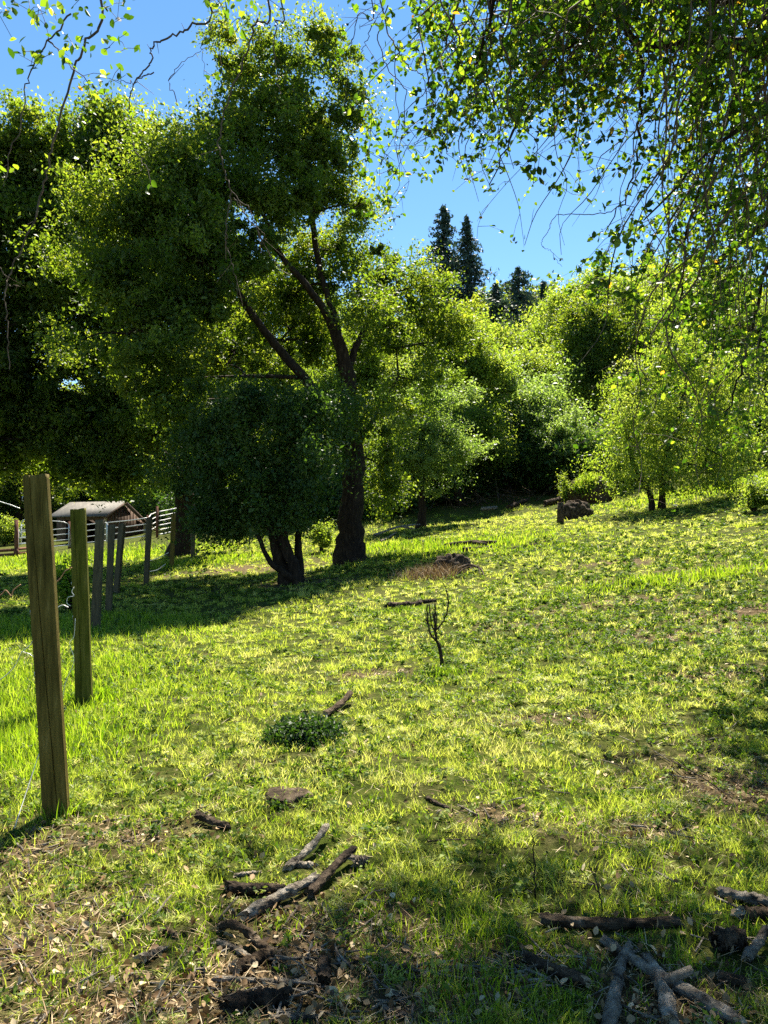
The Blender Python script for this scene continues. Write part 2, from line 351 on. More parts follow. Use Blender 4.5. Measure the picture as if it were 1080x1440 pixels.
log('pale broad chunk under the grey log at the right edge', (1044, 1292), (1092, 1292), .036, .034, 'log', group=GRr)
log('dark rotten stub half hidden in grass at the right', (1006, 1336), (1046, 1330), .05, .045, 'darklog', group=GRr, bumpy=.22)
log('upright pale split piece beside the dark stub', (1052, 1356), (1074, 1330), .026, .02, 'greylog', (0, .05), group=GRr)
log('brown chunk behind the bottom right corner', (1012, 1380), (1050, 1390), .028, .026, 'log', group=GRr)
log('dark bent twig lying in the shade at the right', (948, 1075), (1028, 1130), .007, .004, 'darklog', (.02, .02), .03, name='stick', cat='stick', cut=False)
log('dark curled bark flake in the middle of the grass', (601, 1124), (630, 1138), .017, .012, 'darklog', name='stick', cat='stick', cut=False)
log('thin straight stick right of the left wood heap', (602, 1188), (672, 1184), .006, .004, 'darklog', (.01, .01), name='stick', cat='stick', cut=False)
log('pale forked branch lying by the foot of the slim tree', (524, 756), (592, 744), .07, .04, 'greylog', (.05, .15), .1, name='fallen_branch', cat='branch', cut=False, stub=(.6, (.5, -.3, -.1)))
log('second pale branch lying under the forked one', (530, 762), (562, 750), .05, .04, 'greylog', name='fallen_branch', cat='branch', cut=False)
log('grey brown branch lying on the turf in the middle distance', (622, 771), (700, 767), .10, .06, 'darklog', (0, .05), .05, name='fallen_branch', cat='branch', cut=False, stub=(.6, (.3, -.5, -.05)))
log('thin straight stick right of the middle distance branches', (716, 772), (772, 762), .03, .02, 'log', name='fallen_branch', cat='branch', cut=False)
log('short dark branch below the grey brown one', (650, 776), (692, 771), .09, .05, 'darklog', name='fallen_branch', cat='branch', cut=False)
log('short dark log shape standing in for a shaded hollow, left of and behind the dead sapling', (590, 849), (612, 846), .05, .035, 'darklog', name='fallen_branch', cat='branch', cut=False)  # dark log added to draw the shade of a hollow
log('dark log shape standing in for the shaded hollow among weeds, farther left of the dead sapling', (546, 857), (590, 852), .085, .06, 'darklog', name='fallen_branch', cat='branch', cut=False)  # dark body put in where the hollow lies in shade
log('dark log at the edge of the wood', (714, 716), (742, 706), .16, .14, 'darklog', name='log', group='logs at the edge of the wood')
log('pale log end left of the dark one at the wood edge', (676, 718), (700, 716), .12, .12, 'greylog', name='log', group='logs at the edge of the wood')
log('short black log behind the cut stump', (766, 712), (790, 706), .2, .2, 'darklog', name='log', group='logs at the edge of the wood')

# ------------------------------------------------------------------ grass
def near_log(x, y):
    dm = np.full(len(x), 9.)
    for lx, ly, r in LOGS:
        for t in range(0, len(lx), 4): dm = np.minimum(dm, np.hypot(x-lx[t], y-ly[t])-r)
    return dm
def blades(name, m, x, y, h, wd, lean, rnd, bend=.5, kind='stuff', z=None):
    if z is None:                                # grass is thin and low where a log lies
        dm = near_log(x, y); ok = (dm > .012) & ((dm > .05) | (rng.random(len(x)) < .6))
        h = h*np.clip(.4+dm*5, .4, 1); x, y, h, wd, lean, rnd = x[ok], y[ok], h[ok], wd[ok], lean[ok], rnd[ok]
    n = len(x); z = garr(x, y)-.008 if z is None else z
    az = rng.uniform(0, 2*np.pi, n); la = rng.uniform(0, 2*np.pi, n)
    side = np.stack([np.cos(az), np.sin(az), np.zeros(n)], 1)
    L = np.stack([np.cos(la), np.sin(la), np.zeros(n)], 1)
    up = np.array([0, 0, 1.])
    base = np.stack([x, y, z], 1)
    d1 = up*np.cos(lean*(1-bend))[:, None]+L*np.sin(lean*(1-bend))[:, None]
    d2 = up*np.cos(lean)[:, None]+L*np.sin(lean)[:, None]
    mid = base+d1*(h*.5)[:, None]; tip = mid+d2*(h*.5)[:, None]
    wv = side*(wd*.5)[:, None]
    V = np.stack([base-wv, base+wv, mid+wv*.85, mid-wv*.85, tip], 1).reshape(-1, 3)
    k = np.arange(n)[:, None]*5
    me = npmesh(name, V, [k+np.array([0, 1, 2, 3]), k+np.array([3, 2, 4])], np.repeat(rnd, 5))
    return tag(link(name, me, m), kind=kind)
def scatter(n, d0, d1, power, wide=.62, pad=.6):
    u = rng.random(n)
    e = 1-power
    d = (d0**e+u*(d1**e-d0**e))**(1/e) if abs(e) > 1e-6 else d0*(d1/d0)**u
    x = rng.uniform(-1, 1, n)*(d*wide+pad)
    return x, d
def tufts(nt_, per, d0, d1, power, spread):
    cx, cyy = scatter(nt_, d0, d1, power)
    tr = rng.random(nt_)
    x = np.repeat(cx, per)+rng.normal(0, 1, nt_*per)*np.repeat(spread*(.5+tr), per)*(1+.04*np.repeat(cyy, per))
    y = np.repeat(cyy, per)+rng.normal(0, 1, nt_*per)*np.repeat(spread*(.5+tr), per)*(1+.06*np.repeat(cyy, per))
    return x, y, np.repeat(tr, per)
# short mown turf: ragged clumps, thick and thin
x, y, tr = tufts(30000, 22, 1.9, 36, 1.2, .021)
s = soilness(x, y); l = lushness(x, y)
keep = (rng.random(len(x)) > s*.95) & (y < 48) & (vnoise(x, y, .11, 17)+.5*vnoise(x, y, .35, 12) > -.20)
x, y, tr, s, l = x[keep], y[keep], tr[keep], s[keep], l[keep]
sc_ = 1+y*.05
h = rng.uniform(.4, 1, len(x))*(.018+.075*tr**2.2)*sc_*(1+.4*l)
patch = .5+.5*vnoise(x, y, .9, 21)+.25*vnoise(x, y, .23, 8)
r_ = np.clip(.10+.34*tr+.30*rng.random(len(x))+.36*patch-.35*l, 0, .97)
blades('grass', M['grass'], x, y, h, np.maximum(.0030, .0008*y)*rng.uniform(.6, 1.4, len(x)), rng.uniform(.35, 1.4, len(x)), r_)
# lush taller grass
x, y = scatter(420000, 1.9, 60, 1.15, .62, 1.2)
l = np.clip(zone(LUSH, x, y)+.15*vnoise(x, y, .8, 2), 0, 1)
keep = rng.random(len(x)) < np.clip(l*1.3-.25, 0, 1)*np.where(y < 4.5, .25, .8)
x, y, l = x[keep], y[keep], l[keep]
h = rng.uniform(.05, .13, len(x))*(.5+.7*l)*(1+.03*y)*np.where(y < 4, .8, 1)
blades('lush_grass', M['lush'], x, y, h, np.maximum(.0036, .001*y)*rng.uniform(.7, 1.5, len(x)), rng.uniform(.1, 1.1, len(x)), rng.random(len(x))*.9)
# scattered longer blades in the near field
x, y, tr = tufts(2400, 12, 1.9, 9, 1.2, .03)
keep = rng.random(len(x)) > soilness(x, y)*.8
x, y, tr = x[keep], y[keep], tr[keep]
blades('long_grass', M['lush'], x, y, rng.uniform(.03, .10, len(x))*(.4+tr), rng.uniform(.002, .0045, len(x)), rng.uniform(.2, 1.3, len(x)), rng.random(len(x)))
# mown weeds lie in small ragged heaps a hand wide, with dark gaps between them
n = 15500; per = 46
cx, cyy = scatter(n, 1.9, 34, .05)
tone = np.clip(rng.random(n)+.35*vnoise(cx, cyy, 1.9, 52), 0, 1); rad = rng.uniform(.02, .07, n)*np.clip(.85+.5*vnoise(cx, cyy, 1.3, 51), .3, 1.5)*(1-.5*lushness(cx, cyy))
rough = np.clip(.55+.6*vnoise(cx, cyy, 1.6, 31)+np.exp(-((cx-2.6)/2.2)**2-((cyy-10)/3.5)**2), .25, 1.6)
ok = (rng.random(n) < .40+.35*rough)&(rng.random(n) > .45*soilness(cx, cyy)); cx, cyy, tone, rad, rough = cx[ok], cyy[ok], tone[ok], rad[ok], rough[ok]
n = len(cx); hgt = rad*rng.uniform(.3, 1.5, n)*rough
q = rng.random(n*per)**.5; a_ = rng.uniform(0, 2*np.pi, n*per); el = rng.uniform(.6, 1.5, n)
x = np.repeat(cx, per)+np.cos(a_)*q*np.repeat(rad*el, per); y = np.repeat(cyy, per)+np.sin(a_)*q*np.repeat(rad/el, per)
zt_ = np.sqrt(1-q**2*.96)*np.repeat(hgt, per)*rng.uniform(.55, 1.0, n*per)
dk = np.repeat(tone < .22+.26*rough, per)
rn = np.where(dk, .30*rng.random(n*per), np.clip(.30+.45*rng.random(n*per)+.3*np.repeat(tone, per), 0, 1))
dm = near_log(x, y); ok = dm > .03
blades('grass_clippings', M['grass'], x[ok], y[ok], (rng.uniform(.018, .05, n*per)*(1+.02*y))[ok], (np.maximum(.0028, .0008*y)*rng.uniform(.7, 1.6, n*per))[ok], rng.uniform(.9, 1.8, n*per)[ok], rn[ok], .15, z=(garr(x, y)+zt_)[ok])

# ------------------------------------------------------------------ leaves
def unit(n):
    v = rng.normal(size=(n, 3)); return v/np.linalg.norm(v, axis=1)[:, None]
def leafmesh(name, C, size, rnd, fine=False, droop=0., aspect=.5):
    """one small folded leaf per centre"""
    n = len(C); size = np.broadcast_to(size, (n,))[:, None]
    T = unit(n); T[:, 2] -= droop; T /= np.linalg.norm(T, axis=1)[:, None]
    N = unit(n); N[:, 2] = np.abs(N[:, 2])+.25
    S = np.cross(T, N); S /= np.linalg.norm(S, axis=1)[:, None]+1e-9
    N = np.cross(S, T)
    if not fine:
        V = np.stack([C-T*size*.5, C+S*size*aspect*.5+N*size*.08, C+T*size*.5, C-S*size*aspect*.5+N*size*.08], 1).reshape(-1, 3)
        k = np.arange(n)[:, None]*4
        return npmesh(name, V, [k+np.array([0, 1, 2, 3])], np.repeat(rnd, 4))
    a = aspect
    V = np.stack([C-T*size*.5, C+S*size*a*.42-T*size*.22+N*size*.07, C+S*size*a*.48+T*size*.15+N*size*.08, C+T*size*.5-N*size*.05,
                  C-S*size*a*.48+T*size*.15+N*size*.08, C-S*size*a*.42-T*size*.22+N*size*.07, C+T*size*.1-N*size*.02], 1).reshape(-1, 3)
    k = np.arange(n)[:, None]*7
    return npmesh(name, V, [k+np.array([0, 1, 2, 6]), k+np.array([0, 6, 4, 5]), k+np.array([6, 2, 3]), k+np.array([6, 3, 4])], np.repeat(rnd, 7))
def clumps(blobs, dens):
    """clump centres spread through lumpy ellipsoids, most of them near the surface"""
    out = []
    for c, r, *wb in blobs:
        wb = wb[0] if wb else 1
        c = np.asarray(c, float); r = np.asarray(r, float)
        area = wb*4*np.pi*((r[0]*r[1])**1.6+(r[0]*r[2])**1.6+(r[1]*r[2])**1.6)**(1/1.6)/3**(1/1.6)
        n = max(7, int(area*dens))
        u = unit(n); k = rng.random(n)**.5*.70+.35
        ph = rng.uniform(0, 6, 3)
        lump = 1+.26*np.sin(u[:, 0]*4+ph[0])+.20*np.sin(u[:, 2]*5+ph[1])+.15*np.sin(u[:, 1]*7+ph[2])+rng.normal(0, .10, n)
        out.append(c+u*r*(k*lump)[:, None])
    return np.concatenate(out)
def grow(limbs, C, mb, every=6, r0=.045):
    """thin branches from the limbs to some of the clumps"""
    nodes = np.concatenate([np.asarray(l)[:, :3] for l in limbs])
    pick = C[rng.random(len(C)) < 1/every]
    for c in pick:
        low = nodes[nodes[:, 2] < c[2]+.4] if (nodes[:, 2] < c[2]+.4).any() else nodes
        dd = np.linalg.norm(low-c, axis=1); q = low[np.argmin(dd)]; L = dd.min()
        if L < .15 or L > 7: continue
        t = np.linspace(0, 1, 6)[:, None]
        mid = (q+c)/2+np.array([0, 0, .12*L])+rng.normal(0, .07*L, 3)
        pts = (1-t)**2*q+2*t*(1-t)*mid+t*t*c
        rr = r0*min(1.6, .4+L*.3)
        mb.tube(pts, np.linspace(rr, .008, 6), 4, False)
        nodes = np.concatenate([nodes, pts[2:5]])
def make_tree(name, label, cat, base, limbs, blobs, m, leaf, dens, cov, spread=.3, group=None, every=6, bark='bark', flare=True, seed=0, droop=0., warm=0., core=.45):
    """limbs: polylines of (x,y,z,r) in world coordinates"""
    t = thing(name, label, cat, base, group)
    tb = MB(); lb = MB(); segs = []
    for q, l in enumerate(limbs):
        l = smooth_line(l, max(6, len(l)*5)); segs.append(l[len(l)//3:] if q == 0 else l)
        pts = l[:, :3]+(rng.normal(0, 1, (len(l), 3))*.12*l[:, 3:4]); rad = np.maximum(l[:, 3], .01)
        if q == 0 and flare: rad = rad*(1+.7*np.exp(-(pts[:, 2]-pts[0, 2])/(rad[0]*1.2)))
        (tb if q == 0 else lb).tube(pts, rad, 14 if rad[0] > .1 else 7, True, .10, seed+q)
    tb.build('trunk', M[bark], t, True)
    C = clumps(blobs, dens)
    grow(segs, C, lb, every)
    if lb.n: lb.build('branches', M[bark], t, True)
    n = len(C); cr = rng.random(n); per = max(8, int(cov/(dens*leaf*leaf*.28)))
    wgt = rng.uniform(.3, 1.65, n)                # clumps differ in size; each is a bunch of leafy sprays
    L = np.repeat(C, per, 0); ns = 7
    dirs = unit(n*ns); dirs[:, 2] = dirs[:, 2]*.7+.25-droop*.8
    pickd = np.repeat(np.arange(n)*ns, per)+rng.integers(0, ns, n*per)
    L += dirs[pickd]*(rng.random((n*per, 1))**.7*spread*1.9)*np.repeat(wgt, per)[:, None]+rng.normal(0, .30, (n*per, 3))*spread*np.repeat(wgt, per)[:, None]
    rn = np.clip(.55*np.repeat(cr, per)+.45*rng.random(n*per)+warm, 0, 1)
    sz = leaf*np.exp(rng.normal(-.03, .30, len(L)))
    # oversized leaves in darker tones, added inside the crown to block light
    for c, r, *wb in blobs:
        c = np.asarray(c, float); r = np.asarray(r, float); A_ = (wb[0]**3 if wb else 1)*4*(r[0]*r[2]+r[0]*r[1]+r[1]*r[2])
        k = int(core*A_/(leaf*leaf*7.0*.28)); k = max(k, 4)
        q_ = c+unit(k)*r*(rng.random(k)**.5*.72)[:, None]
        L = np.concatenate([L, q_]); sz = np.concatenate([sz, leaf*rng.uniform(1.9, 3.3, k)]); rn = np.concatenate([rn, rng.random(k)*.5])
    ok = L[:, 2] > garr(L[:, 0], L[:, 1])+.12
    L, sz, rn = L[ok], sz[ok], rn[ok]
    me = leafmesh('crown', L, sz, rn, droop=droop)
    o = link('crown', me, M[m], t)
    return t
def B(px, py, d, rx, ry, rd=None):             # blob given where it is seen; radii in metres from pixels
    return (P(px, py, d), (rx/F*d, rd if rd else (rx+ry)/2/F*d, ry/F*d))
def BL(px, py, d, rx, ry, rd=None): return B(px, py, d, rx, ry, rd)+(.55,)   # thinner foliage that lets the sun through
def L4(*pts):                                  # limb given as (px, py, d, width in px)
    return [list(P(px, py, d))+[w_/2/F*d] for px, py, d, w_ in pts]
def gd(px, py): return G(px, py)[1]

# central oak
b1 = G(495, 790); D = b1[1]
make_tree('oak_tree', 'big leaning oak with thick forked trunk and tall crown in the middle of the field', 'tree', b1,
    [L4((495, 800, D, 38), (493, 740, D, 33), (498, 660, D, 28), (493, 590, D, 25), (486, 520, D-.3, 20), (466, 455, D-.6, 12), (430, 400, D-1, 10), (395, 360, D-1.5, 8), (370, 300, D-1.8, 5)),
     L4((496, 625, D, 18), (464, 582, D-.8, 17), (422, 525, D-1.3, 14), (375, 470, D-1.8, 11), (330, 405, D-2.4, 8), (270, 360, D-3, 5)),
     L4((488, 530, D, 12), (500, 490, D+.2, 9), (520, 450, D+.5, 7), (560, 410, D+.8, 5)),
     L4((485, 520, D, 13), (472, 450, D+.2, 10), (450, 380, D+.2, 8), (440, 310, D, 8), (430, 230, D-.3, 6), (410, 120, D-.5, 4)),
     L4((330, 405, D-2.4, 6), (250, 420, D-3, 5), (180, 470, D-3.4, 4)),
     L4((494, 640, D, 9), (525, 590, D+.6, 6), (560, 530, D+.8, 4))],
    [B(390, 90, D-.5, 66, 34), BL(320, 110, D-.5, 34, 34), BL(462, 80, D-.3, 30, 30), B(400, 150, D-.6, 86, 40), BL(490, 150, D, 28, 30), BL(300, 185, D-.9, 34, 34), B(255, 235, D-2.5, 66, 42), B(200, 300, D-3, 80, 50), BL(485, 275, D, 30, 36), B(350, 210, D-1, 62, 40), B(430, 225, D-.4, 68, 45), BL(472, 180, D, 34, 50),
     B(400, 290, D-1, 76, 42), B(310, 270, D-1.8, 85, 45), B(245, 330, D-2.6, 95, 55), B(330, 360, D-2, 85, 50), B(170, 400, D-3, 95, 60), B(260, 430, D-2.8, 90, 45), B(200, 500, D-3, 90, 45),
     B(300, 500, D+.6, 70, 40), B(250, 570, D-2.6, 70, 35),
     BL(480, 370, D+.8, 60, 40), BL(545, 390, D+1, 50, 34), BL(585, 440, D+1.5, 62, 42), BL(540, 480, D+1.2, 48, 36), BL(615, 500, D+2, 48, 40), BL(545, 560, D+1.2, 36, 50), BL(550, 640, D+1.2, 30, 45), BL(545, 690, D+1.2, 18, 22),
     BL(520, 600, D-.9, 26, 40), B(420, 410, D+1.6, 45, 46), B(440, 480, D+2.2, 55, 45), BL(500, 310, D+.6, 30, 34), BL(455, 335, D+1, 40, 28), BL(520, 440, D-1.2, 40, 34), B(375, 410, D+3, 60, 50), B(330, 470, D+3, 60, 45), BL(615, 425, D+2.6, 45, 40), BL(645, 475, D+2.8, 38, 45), BL(600, 560, D+2.6, 30, 45), BL(510, 380, D+1.5, 50, 34)],
    'oak', .092, 1.7, 1.75, .33, seed=1, core=.38)
# left oak
b2 = G(257, 781); D = b2[1]
make_tree('oak_tree', 'broad dark oak behind the fence posts, its low crown hanging over the shed', 'tree', b2,
    [L4((257, 786, D, 30), (258, 730, D, 26), (255, 680, D, 25), (225, 640, D, 20), (170, 590, D-1, 16), (110, 520, D-2, 12), (60, 440, D-3, 8)),
     L4((255, 690, D, 20), (280, 630, D, 14), (290, 560, D, 11), (270, 470, D-.5, 8)),
     L4((225, 640, D, 16), (200, 540, D-1, 13), (170, 420, D-1.5, 10), (130, 300, D-2, 6))],
    [B(60, 235, D-5, 90, 50), B(150, 218, D-5, 80, 46), B(215, 245, D-4.5, 70, 46), B(20, 275, D-5, 80, 70), B(120, 280, D-4, 110, 70), B(230, 310, D-4, 80, 60), B(40, 360, D-5, 90, 80), B(140, 390, D-4, 110, 70),
     B(-60, 300, D-5, 90, 90), B(-50, 450, D-5, 90, 100), B(60, 470, D-4, 110, 70), B(180, 500, D-3, 90, 60), B(30, 560, D-4, 90, 60), B(120, 590, D-4, 90, 45), B(210, 590, D-3, 70, 50), B(20, 630, D-4, 70, 35),
     B(150, 690, D-2, 38, 12), B(110, 655, D-4.5, 60, 28), B(180, 655, D-3.5, 50, 30), B(285, 580, D-1, 60, 60), B(300, 660, D, 40, 40), B(-30, 620, D-4, 60, 60), B(250, 400, D-2, 90, 70), B(300, 480, D-1, 70, 60)],
    'oak', .125, .9, 2.1, .46, seed=2, core=.7)
# dark pair of stems in front
b3 = G(398, 822); D = b3[1]
make_tree('small_tree', 'low dark green bushy tree on a twin trunk in the shade of the big oak', 'tree', b3,
    [L4((408, 830, D, 24), (396, 795, D, 17), (384, 750, D, 14), (372, 700, D, 11), (350, 640, D, 6)),
     L4((418, 832, D-.1, 24), (412, 795, D-.1, 17), (398, 752, D-.1, 15), (405, 690, D, 10), (430, 620, D, 6)),
     L4((424, 826, D+.2, 12), (420, 780, D+.3, 11), (421, 740, D+.3, 9), (436, 660, D+.3, 5)),
     L4((414, 815, D-.2, 12), (380, 790, D-.3, 8), (362, 750, D-.3, 6))],
    [B(400, 590, D, 60, 34), B(435, 625, D, 45, 42), B(335, 640, D, 55, 45), B(390, 670, D-.4, 80, 40), B(430, 695, D, 38, 38), B(320, 705, D, 48, 38), B(300, 590, D+.8, 34, 30), B(480, 600, D+1.5, 24, 40), B(270, 650, D+1, 36, 30), B(390, 728, D, 75, 20), B(300, 745, D+.3, 38, 20), B(360, 560, D, 20, 16), B(445, 572, D, 22, 16), B(285, 615, D, 20, 18), B(322, 590, D, 20, 18), B(290, 680, D+.4, 40, 40)],
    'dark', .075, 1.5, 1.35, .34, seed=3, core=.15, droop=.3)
# sapling tree with pale foliage
b4 = G(593, 742); D = b4[1]
make_tree('young_tree', 'slim young tree with one straight trunk and silvery green crown', 'tree', b4,
    [L4((593, 746, D, 12), (593, 700, D, 10), (591, 640, D, 8), (594, 560, D, 4))],
    [B(600, 560, D, 45, 40), B(585, 610, D, 55, 45), B(625, 625, D, 45, 45), B(600, 660, D, 60, 28), B(560, 650, D, 35, 30)],
    'silver', .10, 1.5, 1.3, .32, seed=4, core=.15)
# right tree with twin trunks
b6 = G(925, 716); D = b6[1]
make_tree('young_tree', 'spreading tree with a short dark twin trunk and drooping yellow green sprays', 'tree', b6,
    [L4((930, 722, D, 11), (931, 690, D, 8.5), (938, 640, D, 7), (960, 560, D, 6), (970, 500, D, 4)),
     L4((918, 724, D, 10), (912, 690, D, 7), (890, 650, D, 6), (880, 600, D, 4))],
    [B(900, 590, D, 45, 45), B(940, 540, D, 60, 55), B(990, 560, D, 60, 60), B(1030, 600, D, 55, 55), B(935, 620, D, 70, 40), B(1000, 640, D, 60, 35), B(890, 640, D, 35, 25), B(960, 480, D, 50, 40), B(1040, 530, D, 60, 50), B(875, 655, D-.4, 24, 26), B(965, 665, D-.8, 40, 22), B(1020, 670, D-.6, 40, 22), B(900, 520, D, 34, 34)],
    'bright', .085, 1.5, .62, .42, seed=5, droop=.9, core=0.)

# trees of the wood behind: px, py of crown centre, distance, radii px, leaf material, name, label
BACK = [
 (655, 505, 33, 55, 62, 'bright', 'yellow green tree behind the slim silvery one, crown reaching the pines'),
 (650, 620, 31, 60, 60, 'oak_warm', 'low bushy tree behind and right of the slim young trunk'),
 (715, 600, 34, 55, 80, 'silver', 'grey green tree with thin bare stems over the fallen logs'),
 (740, 535, 40, 55, 42, 'bright', 'bright round tree below the dark pine'),
 (770, 610, 36, 45, 75, 'silver', 'silvery tree left of the dark shrub'),
 (835, 500, 42, 50, 80, 'oak', 'dark tall oak in the middle of the wood'),
 (830, 435, 50, 60, 35, 'bright', 'sunlit round crown above the dark oak'),
 (905, 470, 46, 60, 65, 'oak_warm', 'yellow green oak right of the dark oak'),
 (985, 460, 40, 65, 75, 'bright', 'bright tree behind the spreading young tree'),
 (1060, 490, 36, 65, 100, 'oak', 'olive green tree at the right edge of the wood'),
 (575, 560, 36, 60, 80, 'bright', 'bright tree glowing between the big oak and the slim tree'),
 (470, 500, 42, 80, 90, 'bright', 'sunlit tree seen through the fork of the big oak'),
 (400, 560, 46, 80, 80, 'oak_warm', 'yellow green tree behind the leaning limb of the big oak'),
 (330, 640, 50, 70, 70, 'oak_warm', 'bushy tree behind the small dark twin trunk'),
 (200, 700, 66, 60, 40, 'bright', 'sunlit tree behind the shed roof'),
 (120, 640, 70, 110, 90, 'oak', 'dull green tree rising behind the shed'),
 (20, 640, 62, 90, 110, 'oak', 'dark tree with thick trunk beyond the corral gate'),
 (-80, 600, 58, 90, 130, 'oak', 'big tree beyond the plank rail at the left edge'),
 (290, 520, 64, 90, 90, 'oak', 'tree far behind the trunk of the broad oak'),
 (270, 690, 56, 50, 40, 'oak_warm', 'low tree glowing behind the last fence posts'),
 (700, 512, 52, 60, 36, 'oak_warm', 'round olive crown under the twin redwoods'),
 (960, 420, 60, 70, 40, 'bright', 'pale crown on the skyline right of the wood'),
 (785, 488, 56, 50, 32, 'bright', 'small sunlit crown on the skyline below the pines'),
]
for k, (px, py, d, rx, ry, m, lab) in enumerate(BACK):
    d = d*1.08+5 if px > 520 else d+2
    x = (px-540)/F*d; zb = g(x, d); base = np.array([x, d, zb]); top = P(px, py-ry*.3, d)
    rx_m, ry_m = rx/F*d*1.02, ry/F*d*.92; c = P(px, py, d)
    blobs = []
    for q in range(18):
        u = unit(1)[0]; u *= rng.uniform(.4, .98); u[1] *= .6; f_ = rng.uniform(.14, .46)*(1.2-.5*np.linalg.norm(u))
        blobs.append((c+u*np.array([rx_m, rx_m, ry_m]), (rx_m*f_, rx_m*f_*.7, ry_m*f_*.85)))
    if c[2]-ry_m > zb+1.6 and (k % 2 == 0 or px < 520):                       # skirts of foliage lower down
        blobs.append((np.array([c[0], c[1], (c[2]-ry_m+zb)/2+.8]), (rx_m*.7, rx_m*.6, (c[2]-ry_m-zb)/2)))
    lean = rng.normal(0, .4)
    mid = (base+top)/2+np.array([lean, 0, 0])
    r0 = .13+.012*rx_m*10*.35
    limbs = [[list(base-[0, 0, .2])+[r0], list(mid)+[r0*.7], list(top)+[.05]]]
    for q in range(4):
        u = unit(1)[0]; e = c+u*np.array([rx_m, rx_m, ry_m])*.7
        limbs.append([list(mid)+[r0*.5], list((mid+e)/2+[0, 0, .3])+[r0*.3], list(e)+[.03]])
    leafs = .0042*d+.02
    make_tree('wood_tree', lab, 'tree', base, limbs, blobs, m, leafs*.72, min(1.1, 1400/d**2), 1.6, leafs*2.9, 'trees of the wood behind the field', every=5, seed=k, core=.2)

# ------------------------------------------------------------------ conifers on the skyline
def conifer(label, px, ytop, ybase, d, wpx, m='conifer', n_tier=34, sparse=1., group='conifers on the skyline', cat='conifer'):
    x = (px-540)/F*d; zb = g(x, d); zt = EYE+(HZ-ytop)/F*d; z0 = EYE+(HZ-ybase)/F*d
    t = thing('conifer_tree', label, cat, (x, d, zb), group)
    W = wpx*.85/F*d
    tb = MB(); tb.tube([[x, d, zb-.3], [x, d, (zb+zt)/2], [x, d, zt]], [.5, .3, .03], 8); tb.build('trunk', M['bark'], t, True)
    bm_ = MB(); Cs = []; 
    for q in range(n_tier):
        f = q/(n_tier-1); z = z0+(zt-z0)*f
        R0 = W*(1-f)**.75*rng.uniform(.45, 1.2)+.15
        nb = max(4, int(9*sparse))
        for a_ in rng.uniform(0, 2*np.pi, nb):
            rr = R0*rng.uniform(.4, 1.25); e = np.array([x+math.cos(a_)*rr, d+math.sin(a_)*rr, z-rr*.22+rng.normal(0, .15)])
            s0 = np.array([x, d, z]); bm_.tube([s0, (s0+e)/2+[0, 0, .05], e], [.05, .03, .012], 3, False)
            kk = int(8+rr*11); tt = rng.random(kk)[:, None]**.7
            Cs.append(s0+(e-s0)*tt+rng.normal(0, 1, (kk, 3))*np.array([.22, .22, .16])*(.5+rr*.16))
    bm_.build('branches', M['bark'], t)
    C = np.concatenate(Cs)
    link('crown', leafmesh('crown', C, .0052*d*rng.uniform(.6, 1.3, len(C)), np.clip(.4+rng.normal(0, .25, len(C)), 0, 1), droop=.5, aspect=.4), M[m], t)
conifer('tallest slim redwood, left of the pair on the skyline', 624, 292, 470, 85, 82)
conifer('slim redwood just right of the tallest one', 657, 308, 480, 82, 74)
conifer('broad dark pine right of the two redwoods', 728, 378, 500, 78, 125, n_tier=22)
conifer('dark pine with blunt top between redwood and broad pine', 697, 402, 500, 74, 95, n_tier=20)
conifer('small pointed pine on the skyline right of the broad pine', 764, 398, 480, 80, 44, n_tier=16)
conifer('small conifer showing behind the hanging oak twigs', 862, 402, 470, 84, 26, n_tier=14)
conifer('dark bushy conifer behind the hanging oak twigs at right', 912, 345, 470, 76, 70, n_tier=18)

# ------------------------------------------------------------------ shrubs and undergrowth
def shrub(name, label, px, pyb, rx, h, m, leaf, dens, cov, cat='shrub', group=None, spread=.16, d=None):
    b = G(px, pyb) if d is None else np.array([(px-540)/F*d, d, g((px-540)/F*d, d)])
    D = b[1]; rm, hm = rx/F*D, h/F*D
    blobs = [(b+np.array([rng.normal(0, rm*.35), rng.normal(0, rm*.3), hm*rng.uniform(.35, .75)]), (rm*.6, rm*.6, hm*.36)) for q in range(6)]
    limbs = [[list(b)+[.05], list(b+[rng.normal(0, rm*.2), 0, hm*.4])+[.035], list(b+[rng.normal(0, rm*.5), rng.normal(0, .2), hm*.85])+[.01]] for q in range(4)]
    return make_tree(name, label, cat, b, limbs, blobs, m, leaf, dens*1.4, cov, spread, group, every=5, flare=False)
shrub('shrub', 'round blue green shrub with pale leaf tips beside the grassy root mound', 808, 690, 42, 105, 'silver', .085, 4.0, 1.4)
shrub('shrub', 'dark glossy shrub left of the silvery round one', 772, 695, 26, 90, 'dark', .09, 4, 1.4)
shrub('shrub', 'small leafy sprig growing from the cut stump', 796, 712, 7, 40, 'bright', .06, 5, .5)
shrub('shrub', 'low sunlit weeds growing between the big oak and the twin trunk', 452, 776, 13, 34, 'bright', .06, 5, 1.2)
shrub('shrub', 'yellow flowering bush beyond the corral at the left edge', 6, 768, 24, 34, 'bright', .10, 3, 1.2)
shrub('shrub', 'low shaded weeds between the second and third fence post', 96, 860, 22, 60, 'lush', .06, 5, .6)
shrub('shrub', 'leafy bush on the right bank behind the spreading tree', 1035, 668, 50, 60, 'oak', .09, 3, 1.2)
shrub('shrub', 'low sunlit bush under the hanging twigs at the right edge', 1060, 720, 34, 40, 'bright', .06, 5, .7)

